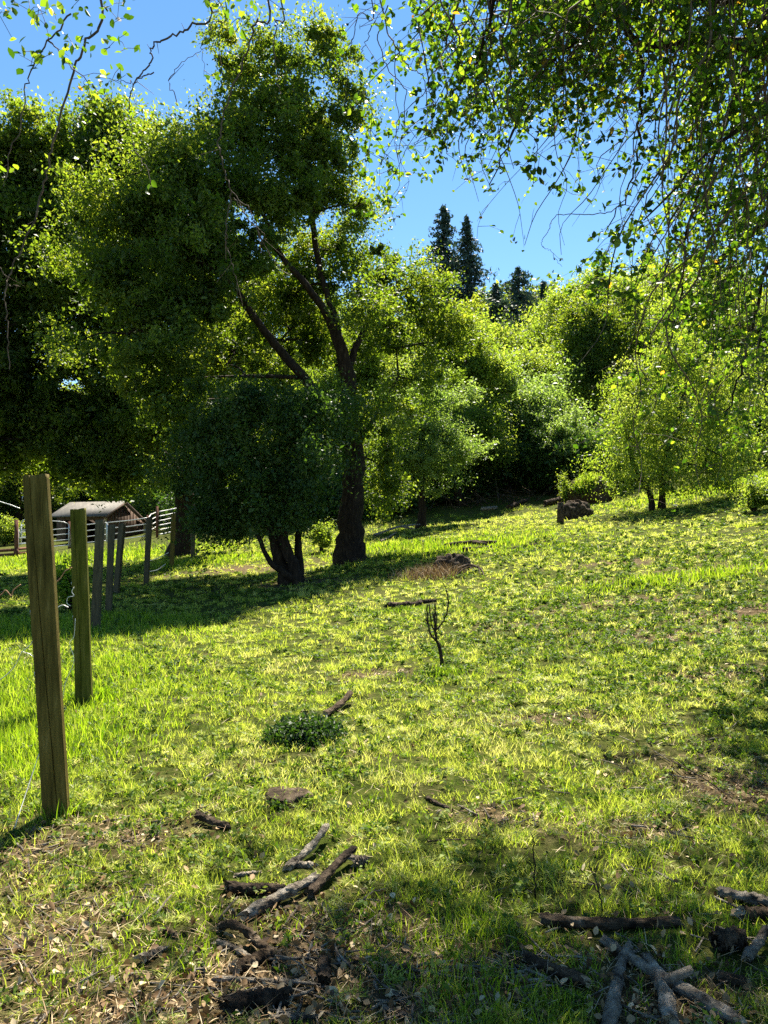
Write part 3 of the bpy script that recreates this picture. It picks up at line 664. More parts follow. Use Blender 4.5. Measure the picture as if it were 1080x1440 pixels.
def under():
    C = []; S = []
    for px in np.arange(-120, 1220, 4):
        d = 40+2*math.sin(px*.02)+rng.uniform(-1.5, 3)+(9 if px < 330 else 0)+(16 if px < 240 else 0)
        x = (px-540)/F*d; z = g(x, d)
        hgt = rng.uniform(1.2, 3.6)*(1 if px > 520 else .8)
        n = 300
        C.append(np.stack([x+rng.normal(0, .45, n), d+rng.normal(0, .8, n), z+rng.random(n)**.8*hgt], 1))
    C = np.concatenate(C)
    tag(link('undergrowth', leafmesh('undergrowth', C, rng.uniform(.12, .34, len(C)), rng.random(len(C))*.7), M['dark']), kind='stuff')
    # a far wooded slope behind everything
    C = []
    for px in np.arange(-260, 1350, 5):
        for row in range(3):
            d = 95+row*16+rng.uniform(-5, 5); x = (px-540)/F*d; z = g(x, d); top = rng.uniform(9, 15)
            n = 120; a_ = unit(n)
            C.append(np.array([x, d, z+top*.5])+a_*np.array([2.2, 2.2, top*.5])*rng.uniform(.7, 1, (n, 1)))
    C = np.concatenate(C)
    tag(link('far_woodland', leafmesh('far_woodland', C, rng.uniform(.5, 1.1, len(C)), rng.random(len(C))), M['oak']), kind='stuff')
    # tangle of grey brush under the trees
    mb = MB()
    for q in range(260):
        px = rng.uniform(560, 1080); d = rng.uniform(37, 41); x = (px-540)/F*d; z = g(x, d)
        p0 = np.array([x, d, z]); v = unit(1)[0]*rng.uniform(.6, 1.8); v[2] = abs(v[2])*.8
        mb.tube([p0, p0+v*.5+[0, 0, .1], p0+v], [.025, .018, .008], 3, False)
    tag(mb.build('brushwood', M['log']), kind='stuff')
under()

# ------------------------------------------------------------------ the oak that overhangs the camera
def near_oak():
    base = np.array([5.4, 4.4, g(5.4, 4.4)])
    t = thing('oak_tree', 'overhanging oak whose leafy twigs hang into the top and right of the view', 'tree', base)
    tb = MB(); lb = MB()
    tr = smooth_line([[5.4, 4.4, base[2]-.2, .38], [5.3, 4.5, 1.6, .31], [5.1, 4.8, 3.2, .27], [4.7, 5.2, 4.8, .2], [4.2, 5.6, 6.4, .12]], 20)
    tb.tube(tr[:, :3], tr[:, 3]*(1+.6*np.exp(-(tr[:, 2]-base[2])/.4)), 18, True, .1, 3); tb.build('trunk', M['bark'], t, True)
    limbs = [
        [[5.1, 4.8, 3.2, .17], [3.6, 4.9, 4.6, .12], [2.0, 4.6, 5.4, .09], [.4, 4.0, 5.6, .06], [-1.6, 3.7, 5.3, .03]],
        [[4.9, 5.0, 4.2, .15], [4.0, 6.0, 5.6, .10], [2.4, 6.4, 6.0, .07], [1.2, 6.3, 5.8, .04]],
        [[5.0, 4.9, 3.6, .13], [4.4, 6.6, 4.6, .09], [4.2, 8.2, 4.9, .05], [3.8, 9.2, 4.6, .03]],
        [[4.7, 5.2, 4.8, .12], [3.2, 5.2, 5.8, .08], [1.6, 5.4, 6.1, .05]],
        [[2.0, 4.6, 5.4, .06], [.6, 3.2, 5.4, .04], [-1.4, 2.9, 4.9, .02]]]
    nodes = []
    for q, l in enumerate(limbs):
        s_ = smooth_line(l, 26); lb.tube(s_[:, :3], s_[:, 3], 9, True, .08, q); nodes.append(s_[:, :3])
    nodes = np.concatenate(nodes)
    for l in ([(1100, -40, 6.4, 16), (1040, 120, 6.5, 8), (1000, 230, 6.7, 5), (965, 330, 6.9, 3.5), (955, 430, 7.0, 2.4), (925, 520, 7.0, 1.5)],
              [(1120, 300, 7.4, 10), (1070, 400, 7.5, 5), (1050, 500, 7.6, 3.5), (1020, 580, 7.6, 2)],
              [(965, 330, 6.9, 3), (930, 380, 7., 2.2), (885, 400, 7., 1.4)], [(860, -60, 5.6, 9), (820, 40, 5.7, 6), (760, 110, 5.8, 4), (720, 190, 5.9, 2.6), (690, 260, 6, 1.6)],
              [(700, -60, 5.2, 7), (680, 60, 5.3, 4.5), (640, 130, 5.4, 3), (625, 210, 5.5, 1.6)], [(900, 60, 5.2, 6), (900, 160, 5.4, 4), (890, 250, 5.5, 2.6), (850, 330, 5.5, 1.4)]):
        a_ = smooth_line([list(P(px, py, d))+[w_/2/F*d] for px, py, d, w_ in l], 22); lb.tube(a_[:, :3]+rng.normal(0, .012, (22, 3)), a_[:, 3], 6, True, .08, 1)
    # strongly lit limb seen in the upper right
    for l in ([(1085, 70, 5.6, 30), (1010, 62, 5.4, 20), (950, 60, 5.2, 16), (905, 66, 5.1, 13), (880, 40, 5.0, 9), (872, -10, 5.0, 7)],
              [(1090, 150, 5.4, 8), (1000, 210, 5.3, 5), (945, 270, 5.2, 3.4), (905, 310, 5.2, 2)]):
        a_ = smooth_line([list(P(px, py, d))+[w_/2/F*d] for px, py, d, w_ in l], 22); lb.tube(a_[:, :3], a_[:, 3], 7, True, .08, 1)
    tw = MB(); C = []; SZ = []
    def nearest(p):
        u = nodes[nodes[:, 2] > p[2]-.2]
        u = u if len(u) else nodes
        return u[np.argmin(np.linalg.norm(u-p, axis=1))]
    def strand(px, y0, y1, d, leafy, drift, hook=True, sz=.050):
        n = 9; yy = np.linspace(y0, y1, n)
        wob = np.cumsum(rng.normal(0, 17, n)); ff = np.linspace(0, 1, n)
        pts = np.array([P(px+drift*ff[i]**1.3+wob[i], yy[i], d+ff[i]*.3+wob[(i+3) % n]*.006) for i in range(n)])
        if hook: pts = np.concatenate([[nearest(pts[0])], pts])
        s_ = smooth_line(pts, 26); rad = np.linspace(.0075, .0016, 26)*(.6+.8*rng.random())
        tw.tube(s_, rad, 4, False)
        ln = len(s_)
        for q in range(int(13*leafy)+4):           # side twiglets that carry the leaves
            i = rng.integers(5, ln); p = s_[i]
            v = unit(1)[0]*np.array([1.2, 1.2, .6]); v[2] -= .35; v *= rng.uniform(.07, .30)
            e = p+v; m_ = p+v*.5+[0, 0, .02]
            tw.tube([p, m_, e], [.0022, .0018, .001], 3, False)
            k = int(rng.poisson(9*leafy))
            if k:
                f = rng.choice([.35, .7, 1.0, 1.0], k)[:, None]
                C.append(p+v*f+rng.normal(0, .019, (k, 3))); SZ.append(np.full(k, sz))
    env_x = [590, 620, 660, 700, 730, 760, 800, 830, 860, 880, 910, 950, 1000, 1040, 1100]
    env_y = [200, 285, 290, 300, 330, 250, 215, 190, 190, 330, 390, 470, 600, 640, 670]
    hub = rng.uniform(600, 1110, 26)
    for q in range(112):
        px = rng.choice(hub)+rng.normal(0, 12); e = np.interp(px, env_x, env_y)
        y1 = e*rng.uniform(.55, 1.0) if px < 930 else e*rng.uniform(.35, 1.0)
        strand(px, rng.uniform(-90, 40), y1, rng.uniform(4.6, 6.8) if px < 820 else rng.uniform(4.2, 5.6), rng.uniform(.25, 1.4)*(.35 if 820 < px < 970 else 1), rng.normal(-24, 55))
    for q in range(70):                             # dense right-hand curtain
        px = rng.uniform(970, 1150); y1 = np.interp(px, env_x, env_y)*rng.uniform(.6, 1.03)
        strand(px, rng.uniform(-60, 250), y1, rng.uniform(6.0, 8.6), rng.uniform(.5, 1.5), rng.normal(-25, 45), sz=.052)
    for q in range(48):                             # top edge
        px = rng.uniform(620, 1100); strand(px, -140, rng.uniform(10, 110), rng.uniform(4.4, 6.4) if px < 820 else rng.uniform(4.0, 4.8), rng.uniform(.5, 1.1), rng.normal(0, 20))
    for px, y1, dr, lf in ((690, 330, 30, .5), (720, 345, 40, .25), (770, 350, -30, .2), (830, 345, -60, .2), (880, 300, -90, .3), (905, 390, -20, .5), (930, 410, -60, .5),
                           (980, 700, -40, .35), (1010, 690, -20, .3), (1050, 705, 0, .35), (945, 640, -30, .5), (1075, 690, -10, .3)):
        strand(px, 0 if px < 940 else 300, y1, 5.6, lf, dr)
    # the bare curved twig low in the gap of sky, and other singly visible twigs
    BARE = [([(905, 230), (870, 290), (830, 302), (785, 302), (770, 325), (762, 345), (775, 355), (790, 376)], 5.2, .0030, .10),
            ([(140, -20), (120, 60), (100, 110), (75, 200), (62, 260), (35, 340), (8, 400), (10, 450), (14, 520)], 3.3, .0048, .10),
            ([(100, 20), (66, 60), (40, 110), (30, 170), (10, 230), (6, 260)], 3.1, .0028, .25),
            ([(66, 50), (90, 85), (120, 110), (150, 140), (180, 155)], 3.1, .0022, .6),
            ([(290, -20), (270, 35), (240, 52), (214, 64), (210, 90), (186, 120), (184, 160), (190, 210), (210, 240)], 3.2, .0040, .02),
            ([(215, 100), (186, 115), (160, 112)], 3.2, .0022, 0),
            ([(375, -20), (360, 30), (352, 55), (338, 100), (318, 150), (308, 200), (315, 235), (328, 272), (352, 298), (370, 340), (395, 378)], 3.2, .0038, .02),
            ([(326, 272), (320, 310), (318, 345), (330, 380), (334, 420)], 3.2, .0024, 0),
            ([(392, -20), (388, 30), (385, 60), (390, 110), (394, 132)], 3.2, .0030, .05),
            ([(330, 276), (350, 310), (372, 330), (365, 345)], 3.2, .0022, 0),
            ([(310, -20), (300, 30), (285, 60), (288, 105)], 3.1, .0020, .1),
            ([(520, -20), (505, 20), (494, 60), (488, 110), (480, 160)], 3.4, .0024, .1),
            ([(530, -20), (560, 70), (575, 95), (596, 110), (600, 160), (598, 215)], 3.5, .0030, .1),
            ([(545, 10), (532, 50), (545, 95), (572, 130), (560, 170), (556, 200), (562, 255), (540, 292)], 3.5, .0022, .02),
            ([(556, 60), (556, 120), (560, 180), (535, 230), (534, 285)], 3.5, .0018, .02),
            ([(526, 30), (510, 70), (505, 90)], 3.4, .0018, 0),
            ([(250, 150), (240, 110), (275, 75), (330, 55)], 3.2, .0016, 0), ([(-20, 340), (0, 378), (12, 400), (28, 403)], 3.1, .0022, 0)]
    for q, (l, d, r0, lf) in enumerate(BARE):
        p0 = [P(x, y, d) for x, y in l]
        if l[0][1] < 0: p0 = [nearest(p0[0])]+p0
        s_ = smooth_line(p0, len(p0)*7); s_ += rng.normal(0, .004, s_.shape)
        (tw).tube(s_, np.linspace(r0*1.3, r0*.4, len(s_)), 5, False)
        for i in range(8, len(s_), 5):
            if rng.random() < .55:
                v = unit(1)[0]*rng.uniform(.03, .12); v[2] -= .03
                tw.tube([s_[i], s_[i]+v*.5, s_[i]+v], [.0016, .0012, .0008], 3, False)
                if rng.random() < lf*3: C.append(s_[i]+v+rng.normal(0, .02, (4, 3))); SZ.append(np.full(4, .035))
    for px, py, d, k, s_ in ((60, 40, 3., 26, 38), (45, 80, 3., 12, 14), (110, 20, 3.1, 16, 26), (160, 10, 3.2, 16, 22), (120, 120, 3.1, 7, 12), (135, 115, 3.1, 8, 15), (170, 60, 3.1, 14, 18), (110, 60, 3.1, 10, 12), (150, 100, 3.1, 10, 20),
                        (320, 8, 3.1, 18, 16), (340, 40, 3.1, 7, 10), (300, -5, 3.1, 12, 20), (530, 20, 3.3, 16, 18), (590, 60, 3.5, 12, 14), (600, 15, 3.5, 26, 24), (565, 70, 3.5, 6, 8), (360, 5, 3.1, 8, 16), (40, 10, 3., 18, 26), (5, 10, 3., 10, 10),
                        (690, 150, 5., 90, 40), (760, 100, 5, 120, 50), (700, 70, 5, 120, 50), (640, 170, 5, 60, 25), (940, 90, 5, 160, 60), (1020, 160, 5.4, 160, 50)):
        pts = np.array([P(px+rng.normal(0, s_), py+rng.normal(0, s_*.7), d+rng.normal(0, .12)) for _ in range(k)])
        C.append(pts); SZ.append(np.full(k, .036))
        for p in pts[::2]:
            q = pts[rng.integers(0, k)]
            if np.linalg.norm(p-q) < .22: tw.tube([p, (p+q)/2+[0, 0, .01], q], [.001, .0013, .001], 3, False)
    # the part of the crown above the frame, which shades the foreground
    extra = clumps([((1.5, 6.45, 5.9), (.55, .45, .3)), ((3.9, 6.6, 6.2), (1.3, 1.6, .9)), ((5.2, 4.6, 6.6), (1.8, 1.6, 1.2)), ((.2, 2.6, 6.), (1.8, 1.0, .5)), ((3.6, 3.2, 6.), (1.6, 1.4, .8))], 5.5)
    E = np.repeat(extra, 34, 0)+rng.normal(0, .13, (len(extra)*34, 3)); C.append(E); SZ.append(np.full(len(E), .05))
    for c in extra[::3]:
        q = nearest(c-[0, 0, .5]); lb.tube([q, (q+c)/2+[0, 0, .1], c], [.018, .012, .004], 4, False)
    lb.build('limbs', M['bark'], t, True); tw.build('twigs', M['twig'], t)
    C = np.concatenate(C); SZ = np.concatenate(SZ)*rng.uniform(.6, 1.25, len(C))
    link('crown', leafmesh('crown', C, SZ, rng.random(len(C))**1.5, fine=True, droop=.25, aspect=.62), M['near'], t)
near_oak()

# ------------------------------------------------------------------ fence posts
POSTS = [ # base px, py, top px, py, width px, split depth, mat, label
 (84, 1146, 51, 669, 38, 'post', 'large weathered post nearest the camera, leaning left with a long split'),
 (120, 990, 110, 716, 25, 'mosspost', 'second post in the row, moss green on one side with a straight split'),
 (133, 887, 141, 731, 14, 'shadepost', 'third post in the row, shaded brown with a flat top'),
 (152, 861, 157, 738, 11, 'shadepost', 'fourth post in the row, in shade and leaning right'),
 (162, 836, 172, 736, 9.5, 'shadepost', 'fifth post in the row, the most tilted one'),
 (205, 820, 210, 728, 8.5, 'shadepost', 'sixth post, dark against the shed, with slack wire to the next'),
 (241, 798, 244, 722, 7, 'post', 'seventh post, sunlit beside the broad oak trunk'),
 (271, 786, 272, 734, 6, 'shadepost', 'farthest post, in shade right of the broad oak trunk')]
postbase = []
for q, (bx, by, tx, ty, wpx, m, lab) in enumerate(POSTS):
    b = G(bx, by); D = b[1]; top = P(tx, ty, D+.02); postbase.append((b, top))
    wd = wpx/F*D
    n = 260 if q < 2 else 48; k = 130 if q < 2 else 24
    a_ = np.arange(n)/n*2*np.pi+R(45)
    sq = 1/np.maximum(np.abs(np.cos(a_)), np.abs(np.sin(a_))); sq = np.minimum(sq, 1.34)      # square with worn corners
    zz = np.linspace(0, 1, k)
    rot = R([17, 16, 6, 10, -5, 4, 8, 0][q])
    V = []
    for f in zz:
        rr = sq*(wd/2)*.86*(.95+.05*math.sin(f*3+q)+.02*math.sin(f*11+q)+.015*np.sin(f*7+a_*2))
        rr = rr*(1+.012*np.sin(a_*23+f*2)+.008*np.sin(a_*41+f*7))
        if q < 2:                                 # a long drying split that wanders across the front face
            ang = R(-103)+R(-12 if q == 0 else -8)+(R(46)*(1-f)**1.4 if q == 0 else R(8)*math.sin(f*4))
            dd = (a_-ang+np.pi) % (2*np.pi)-np.pi
            ang = ang+.02*math.sin(f*40)+.03*math.sin(f*17); wdt = .020 if q == 0 else .018
            rr = rr*(1-.34*np.exp(-(dd/wdt)**2)*(.35+.65*math.sin(min(1, f*1.2+.25)*math.pi/2)))
            dd2 = (a_-R(-150)-f*.3+np.pi) % (2*np.pi)-np.pi
            rr = rr*(1-.10*np.exp(-(dd2/.015)**2))
            for cr_ in range(9):                  # small drying checks, each over part of the height
                h0 = (cr_*.37+q*.2) % 1; w_ = math.exp(-((f-h0)/.13)**2); d3 = (a_-R(-150+cr_*17)-.05*math.sin(f*9+cr_)+np.pi) % (2*np.pi)-np.pi
                rr = rr*(1-.07*w_*np.exp(-(d3/.014)**2))
        c = b+(top-b)*f-np.array([0, 0, .25*(1-f)])
        V.append(np.stack([c[0]+rr*np.cos(a_+rot), c[1]+rr*np.sin(a_+rot), np.full(n, c[2])], 1))
    V[-1][:, 2] += .003*np.sin(a_*5)+.008*np.cos(a_)
    cap = b+(top-b); V = np.concatenate(V+[cap[None]])
    i = np.arange(k-1)[:, None]*n; j = np.arange(n)[None]; j2 = (j+1) % n
    Q = np.stack([i+j, i+j2, i+n+j2, i+n+j], -1).reshape(-1, 4)
    jj = np.arange(n)
    T = np.stack([(k-1)*n+jj, (k-1)*n+(jj+1) % n, np.full(n, k*n)], 1)
    V[:, :3] -= b
    o = link('fence_post', npmesh('fence_post', V, [Q, T]), M[m]); o.location = b
    tag(o, lab, 'fence post', 'old wooden posts of the broken wire fence')
for q, fs in ((0, (.42, .6, .93)), (1, (.45, .62, .9))):
    b, top = postbase[q]; po = [o_ for o_ in bpy.data.objects if o_.name.startswith('fence_post')][q]; wd = POSTS[q][4]/F*b[1]*.43
    for f in fs:
        c = (top-b)*f+np.array([-wd*.75, -wd*1.0, 0]); mb = MB(); mb.tube([c+[0, .012, .012], c+[-.004, -.008, .010], c+[-.004, -.008, -.010], c+[0, .012, -.012]], .0022, 5)
        so_ = link('staple', npmesh('staple', np.concatenate(mb.V), [np.concatenate(v_) for v_ in mb.F.values()]), M['wire']); so_.parent = po
# wires
def wire(label, pts, d, r, m='wire', n=None):
    mb = MB(); p = np.array([P(x, y, (d[i] if isinstance(d, (list, tuple)) else d)) for i, (x, y) in enumerate(pts)])
    s_ = smooth_line(p, max(12, len(p)*6)); mb.tube(s_, r, 5)
    o = mb.build('loose_wire', M[m], None, True); tag(o, label, 'wire', 'broken fence wires')
wire('pale wire curling from the near post down to the left edge', [(49, 886), (44, 905), (30, 918), (22, 935), (8, 950), (-15, 965)], 4.1, .0024)
wire('short wire loop bending right of the curled wire behind the near post', [(30, 916), (45, 922), (56, 940)], 4.2, .0018)
wire('long straight pale wire slanting down from the near post to the bottom left', [(62, 1040), (45, 1090), (22, 1160), (5, 1215), (-12, 1260)], [4.1, 4.0, 3.8, 3.6, 3.5], .0026)
wire('rusty wire end kinked at the left edge', [(-12, 845), (2, 836), (8, 830), (16, 838), (19, 830), (29, 822)], 4.3, .0034, 'rust')
wire('white insulator wire high at the left edge', [(-12, 700), (2, 706), (15, 710), (28, 715)], 4.3, .0028)
wire('rusty and bright wire bent up between the first two posts', [(78, 820), (86, 812), (92, 803), (101, 798)], 5.2, .0036, 'rust')
wire('small white wire squiggle on the left side of the second post', [(104, 826), (101, 832), (104, 838), (96, 840), (94, 848), (99, 852)], 6.3, .0032)
wire('short white wire hook near the first post', [(80, 855), (88, 851), (96, 854)], 5.0, .003)
wire('thin wire trailing down the second post to the grass', [(106, 870), (104, 895), (98, 905), (104, 930), (92, 960), (88, 985)], 6.2, .0024)
wire('upper slack white wire between the two sunlit far posts', [(210, 789), (224, 784), (237, 777)], 20, .011)
wire('lower slack white wire between the two sunlit far posts', [(210, 804), (222, 801), (233, 793)], 20, .011)

# ------------------------------------------------------------------ shed and corral
A = np.array([-16.65, 46.]); u = np.array([-.905, .42]); v = np.array([.42, .905])
def S(a_, b_, z): p = A+u*a_+v*b_; return np.array([p[0], p[1], z])
z0 = g(-16.65, 46)-.1
zA = EYE+(HZ-723)/F*46; zP = EYE+(HZ-706.5)/F*47; zB = EYE+(HZ-741)/F*49
shed = thing('shed', 'small brown board shed with grey shingle roof behind the corral', 'shed', S(0, 0, z0))
L1, L2, RP = 4.1, 3.6, 1.35
mb = MB()
mb.prism([S(0, 0, z0), S(0, L2, z0), S(0, L2, zB), S(0, RP, zP), S(0, 0, zA)], list(u*.06)+[0]); mb.build('gable_wall', M['boards'], shed)
mb = MB(); mb.prism([S(L1, 0, z0), S(L1, L2, z0), S(L1, L2, zB), S(L1, RP, zP), S(L1, 0, zA)], list(-u*.06)+[0])
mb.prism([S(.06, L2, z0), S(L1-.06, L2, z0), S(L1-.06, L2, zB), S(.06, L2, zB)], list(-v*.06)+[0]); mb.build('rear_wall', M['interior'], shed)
mb = MB()
mb.prism([S(.06, .06, z0), S(.5, .06, z0), S(.5, .06, zA-.04), S(.06, .06, zA-.04)], list(-v*.06)+[0])
mb.prism([S(3.3, .06, z0), S(L1-.06, .06, z0), S(L1-.06, .06, zA-.04), S(3.3, .06, zA-.04)], list(-v*.06)+[0])
mb.prism([S(.5, .06, zA-.35), S(3.3, .06, zA-.35), S(3.3, .06, zA-.04), S(.5, .06, zA-.04)], list(-v*.06)+[0]); mb.build('front_wall', M['boards'], shed)
mb = MB()
for q in np.arange(.15, L2, .26):
    zt = zA+(zP-zA)*q/RP if q < RP else zP+(zB-zP)*(q-RP)/(L2-RP)
    mb.prism([S(-.03, q, z0), S(-.03, q+.05, z0), S(-.03, q+.05, zt-.05), S(-.03, q, zt-.05)], list(u*.03)+[0])
mb.build('battens', M['brownpost'], shed)
mb = MB(); s1 = (zP-zA)/RP; s2 = (zP-zB)/(L2-RP)
mb.prism([S(-.3, -.35, zA-.35*s1+.02), S(L1+.3, -.35, zA-.35*s1+.02), S(L1+.3, RP, zP+.02), S(-.3, RP, zP+.02)], [0, 0, .07])
mb.prism([S(-.3, RP+.002, zP+.02), S(L1+.3, RP+.002, zP+.02), S(L1+.3, L2+.35, zB-.35*s2+.02), S(-.3, L2+.35, zB-.35*s2+.02)], [0, 0, .07]); mb.build('roof', M['shingle'], shed)
mb = MB()
mb.prism([S(-.34, -.36, zA-.36*s1-.08), S(-.34, RP, zP-.08), S(-.34, RP, zP+.06), S(-.34, -.36, zA-.36*s1+.06)], list(u*.035)+[0])
mb.prism([S(-.34, RP, zP-.08), S(-.34, L2+.36, zB-.36*s2-.08), S(-.34, L2+.36, zB-.36*s2+.06), S(-.34, RP, zP+.06)], list(u*.035)+[0]); mb.build('rake_board', M['boards'], shed)
mb = MB(); mb.prism([S(-.05, L2-.45, z0), S(-.05, L2-.02, z0), S(-.05, L2-.02, z0+1.25), S(-.05, L2-.45, z0+1.25)], list(u*.04)+[0]); mb.build('pale_panel', M['trim'], shed)
mb = MB(); mb.prism([S(-.02, -.02, z0), S(.1, -.02, z0), S(.1, -.02, zA-.05), S(-.02, -.02, zA-.05)], list(v*.1)+[0]); mb.build('corner_post', M['trim'], shed)

def rails(name, label, pts, zs, m, r, cat, group, posts=0, arch=False):
    """rails following a pixel line at a distance, heights above the local ground"""
    base = [np.array([(px-540)/F*d, d, 0]) for px, d in pts]
    t = thing(name, label, cat, (base[0][0], base[0][1], g(base[0][0], base[0][1])), group)
    for q, z in enumerate(zs):
        mb = MB(); l = smooth_line(base, 12) if len(base) > 2 else np.linspace(base[0], base[1], 9)
        l[:, 2] = [g(p[0], p[1])+z for p in l]
        if arch and q == len(zs)-1: l[:, 2] += .28*np.sin(np.linspace(0, np.pi, len(l)))**.5
        mb.tube(l, r, 6); mb.build('rail', M[m], t, True)
    for e in (0, -1):
        mb = MB(); p = l[e]; zz = g(p[0], p[1]); mb.tube([[p[0], p[1], zz+zs[0]-.1], [p[0], p[1], zz+zs[-1]]], r*1.1, 6); mb.build('upright', M[m], t, True)
    return t
def cpost(label, px, py_b, d, h, wd=.13, m='brownpost'):
    x = (px-540)/F*d; z = g(x, d); mb = MB()
    mb.box((x, d, z+h/2-.1), (wd, wd, h+.2), .3); mb.box((x, d, z+h+.012), (wd*.8, wd*.8, .02), .3)
    o = mb.build('corral_post', M[m]); tag(o, label, 'post', 'brown posts of the corral')
GR = 'white pipe panels of the corral'
DC = 40.
rails('corral_gate', 'white pipe gate with arched top rail left of the shed', [(26, DC), (60, DC+.5), (97, DC+1)], [.2, .5, .8, 1.1, 1.3], 'pipe', .026, 'gate', GR, arch=True)
rails('corral_fence', 'long white pipe panel running in front of the shed door', [(100, DC+1), (150, DC+1)], [.2, .52, .84, 1.16], 'pipe', .026, 'fence panel', GR)
rails('corral_fence', 'white pipe panel in front of the shed gable', [(151, DC+1), (207, DC+1.5)], [.2, .52, .84, 1.16], 'pipe', .026, 'fence panel', GR)
rails('corral_fence', 'white six rail panel right of the shed', [(222, DC+2), (252, DC+3)], [.15, .4, .65, .9, 1.15, 1.4], 'pipe', .03, 'fence panel', GR)
rails('corral_fence', 'white pipe panel turning away behind the seventh post', [(208, DC+2), (214, DC+8), (222, DC+12)], [.2, .52, .84, 1.16], 'pipe', .03, 'fence panel', GR)
rails('corral_fence', 'blue white hoop panel beyond the arched gate', [(30, DC+8), (44, DC+8)], [.3, .7, 1.1, 1.5], 'wire', .03, 'fence panel', GR, arch=True)
rails('plank_rail', 'low brown plank rail at the left edge of the corral', [(-60, 36), (22, 36.5)], [.12, .34], 'brownpost', .08, 'fence panel', None)
rails('plank_rail', 'short low brown plank rail right of the corral gate post', [(24, 36.5), (46, 38)], [.15, .36], 'brownpost', .07, 'fence panel', None)
cpost('brown corral post at the end of the low plank rail', 23, 790, 36.6, 1.75, .16)
cpost('brown corral post between the arched gate and the first panel', 98, 777, DC+1.1, 1.45, .17)
cpost('brown corral post in front of the shed gable', 207.5, 770, DC+1.7, 1.3, .12)
cpost('dark thin corral post right of the shed', 221, 772, DC+2, 1.7, .14)

def lump(name, label, cat, px, py, rx, ry, rz, m, seed=0, sink=.3, top=None, rough=.25, parent_mat=None):
    b = G(px, py); n, k = 40, 24
    th = np.linspace(0, 2*np.pi, n, endpoint=False); ph = np.linspace(-.5*np.pi, .5*np.pi, k)
    PH, TH = np.meshgrid(ph, th, indexing='ij')
    nn = 1+rough*(np.sin(TH*3+seed)*.4*np.cos(PH)+np.sin(TH*5+PH*4+seed*2)*.25+np.sin(TH*9-PH*7+seed)*.15+np.sin(PH*11+TH*2)*.1)
    if top: zc = np.minimum(np.sin(PH)*nn, top)
    else: zc = np.sin(PH)*nn
    V = np.stack([np.cos(PH)*np.cos(TH)*rx*nn, np.cos(PH)*np.sin(TH)*ry*nn, zc*rz+rz*(1-sink)*.3], -1).reshape(-1, 3)
    i = np.arange(k-1)[:, None]*n; j = np.arange(n)[None]; j2 = (j+1) % n
    Q = np.stack([i+j, i+j2, i+n+j2, i+n+j], -1).reshape(-1, 4)
    o = link(name, npmesh(name, V, [Q], None, True), M[m]); o.location = b; tag(o, label, cat); o['_o'] = [float(v_) for v_ in b]
    return o, b
lump('tree_stump', 'flat weathered tree stump level with the grass', 'stump', 403, 1124, .125, .11, .055, 'log', 1, top=.45, rough=.3)
lump('cut_log', 'big dark rounded log on the slope beside the short post', 'log', 808, 728, .62, .36, .48, 'darklog', 2, rough=.35)
lump('clod', 'dark root ball with arched roots in the middle distance', 'root ball', 638, 803, .36, .26, .28, 'darklog', 4, rough=.5)
cb = G(788, 736)
mb = MB(); mb.tube([cb-[0, 0, .1], cb+[0, 0, .4], cb+[.01, 0, .72]], [.12, .115, .11], 12, True, .08); tag(mb.build('short_post', M['log'], None, True), 'short cut wooden post beside the dark rounded log', 'post')
# arched roots
mb = MB()
for l in ([(640, 800, .08, .035), (660, 796, .12, .03), (676, 799, .08, .022), (681, 808, 0, .012)], [(640, 806, 0, .02), (655, 800, .12, .016), (672, 797, .1, .012)], [(672, 797, .14, .012), (676, 806, .02, .008)]):
    pp = []
    for px, py, lz, r_0 in l:
        c = G(px, min(py+8, 812)); c = c+[0, 0, lz+.02]; pp.append(list(c)+[r_0])
    s_ = smooth_line(pp, 14); mb.tube(s_[:, :3], s_[:, 3], 6)
tag(mb.build('dead_branch', M['darklog'], None, True), 'black arched dead branch right of the root ball', 'branch')
# dead grass heap left of the root ball
b = G(605, 812); n = 900
x = b[0]+rng.normal(0, .35, n); y = b[1]+rng.normal(0, .3, n)
o = blades('dry_grass_heap', M['litter'], x, y, rng.uniform(.15, .4, n), np.full(n, .012), rng.uniform(.4, 1.4, n), rng.random(n), kind=None); tag(o, 'heap of dry brown grass left of the dark root ball', 'grass heap')
# root mound with grass on top
o, b = lump('root_mound', 'upturned dark root mound with long grass on top at the wood edge', 'mound', 832, 706, .95, .8, .95, 'mulch', 5, rough=.35)
n = 3500; a_ = rng.uniform(0, 2*np.pi, n); q = rng.random(n)**.5
x = np.cos(a_)*q*.95; y = np.sin(a_)*q*.8; z = np.sqrt(np.clip(1-q**2, 0, 1))*.95+.15
xb, yb = x+b[0], y+b[1]
gg = blades('mound_grass', M['lush'], xb, yb, rng.uniform(.15, .4, n), np.full(n, .03), rng.uniform(.2, 1.9, n), rng.random(n), kind=None, z=z+b[2]-.05)
gg.parent = o; gg.location = -b
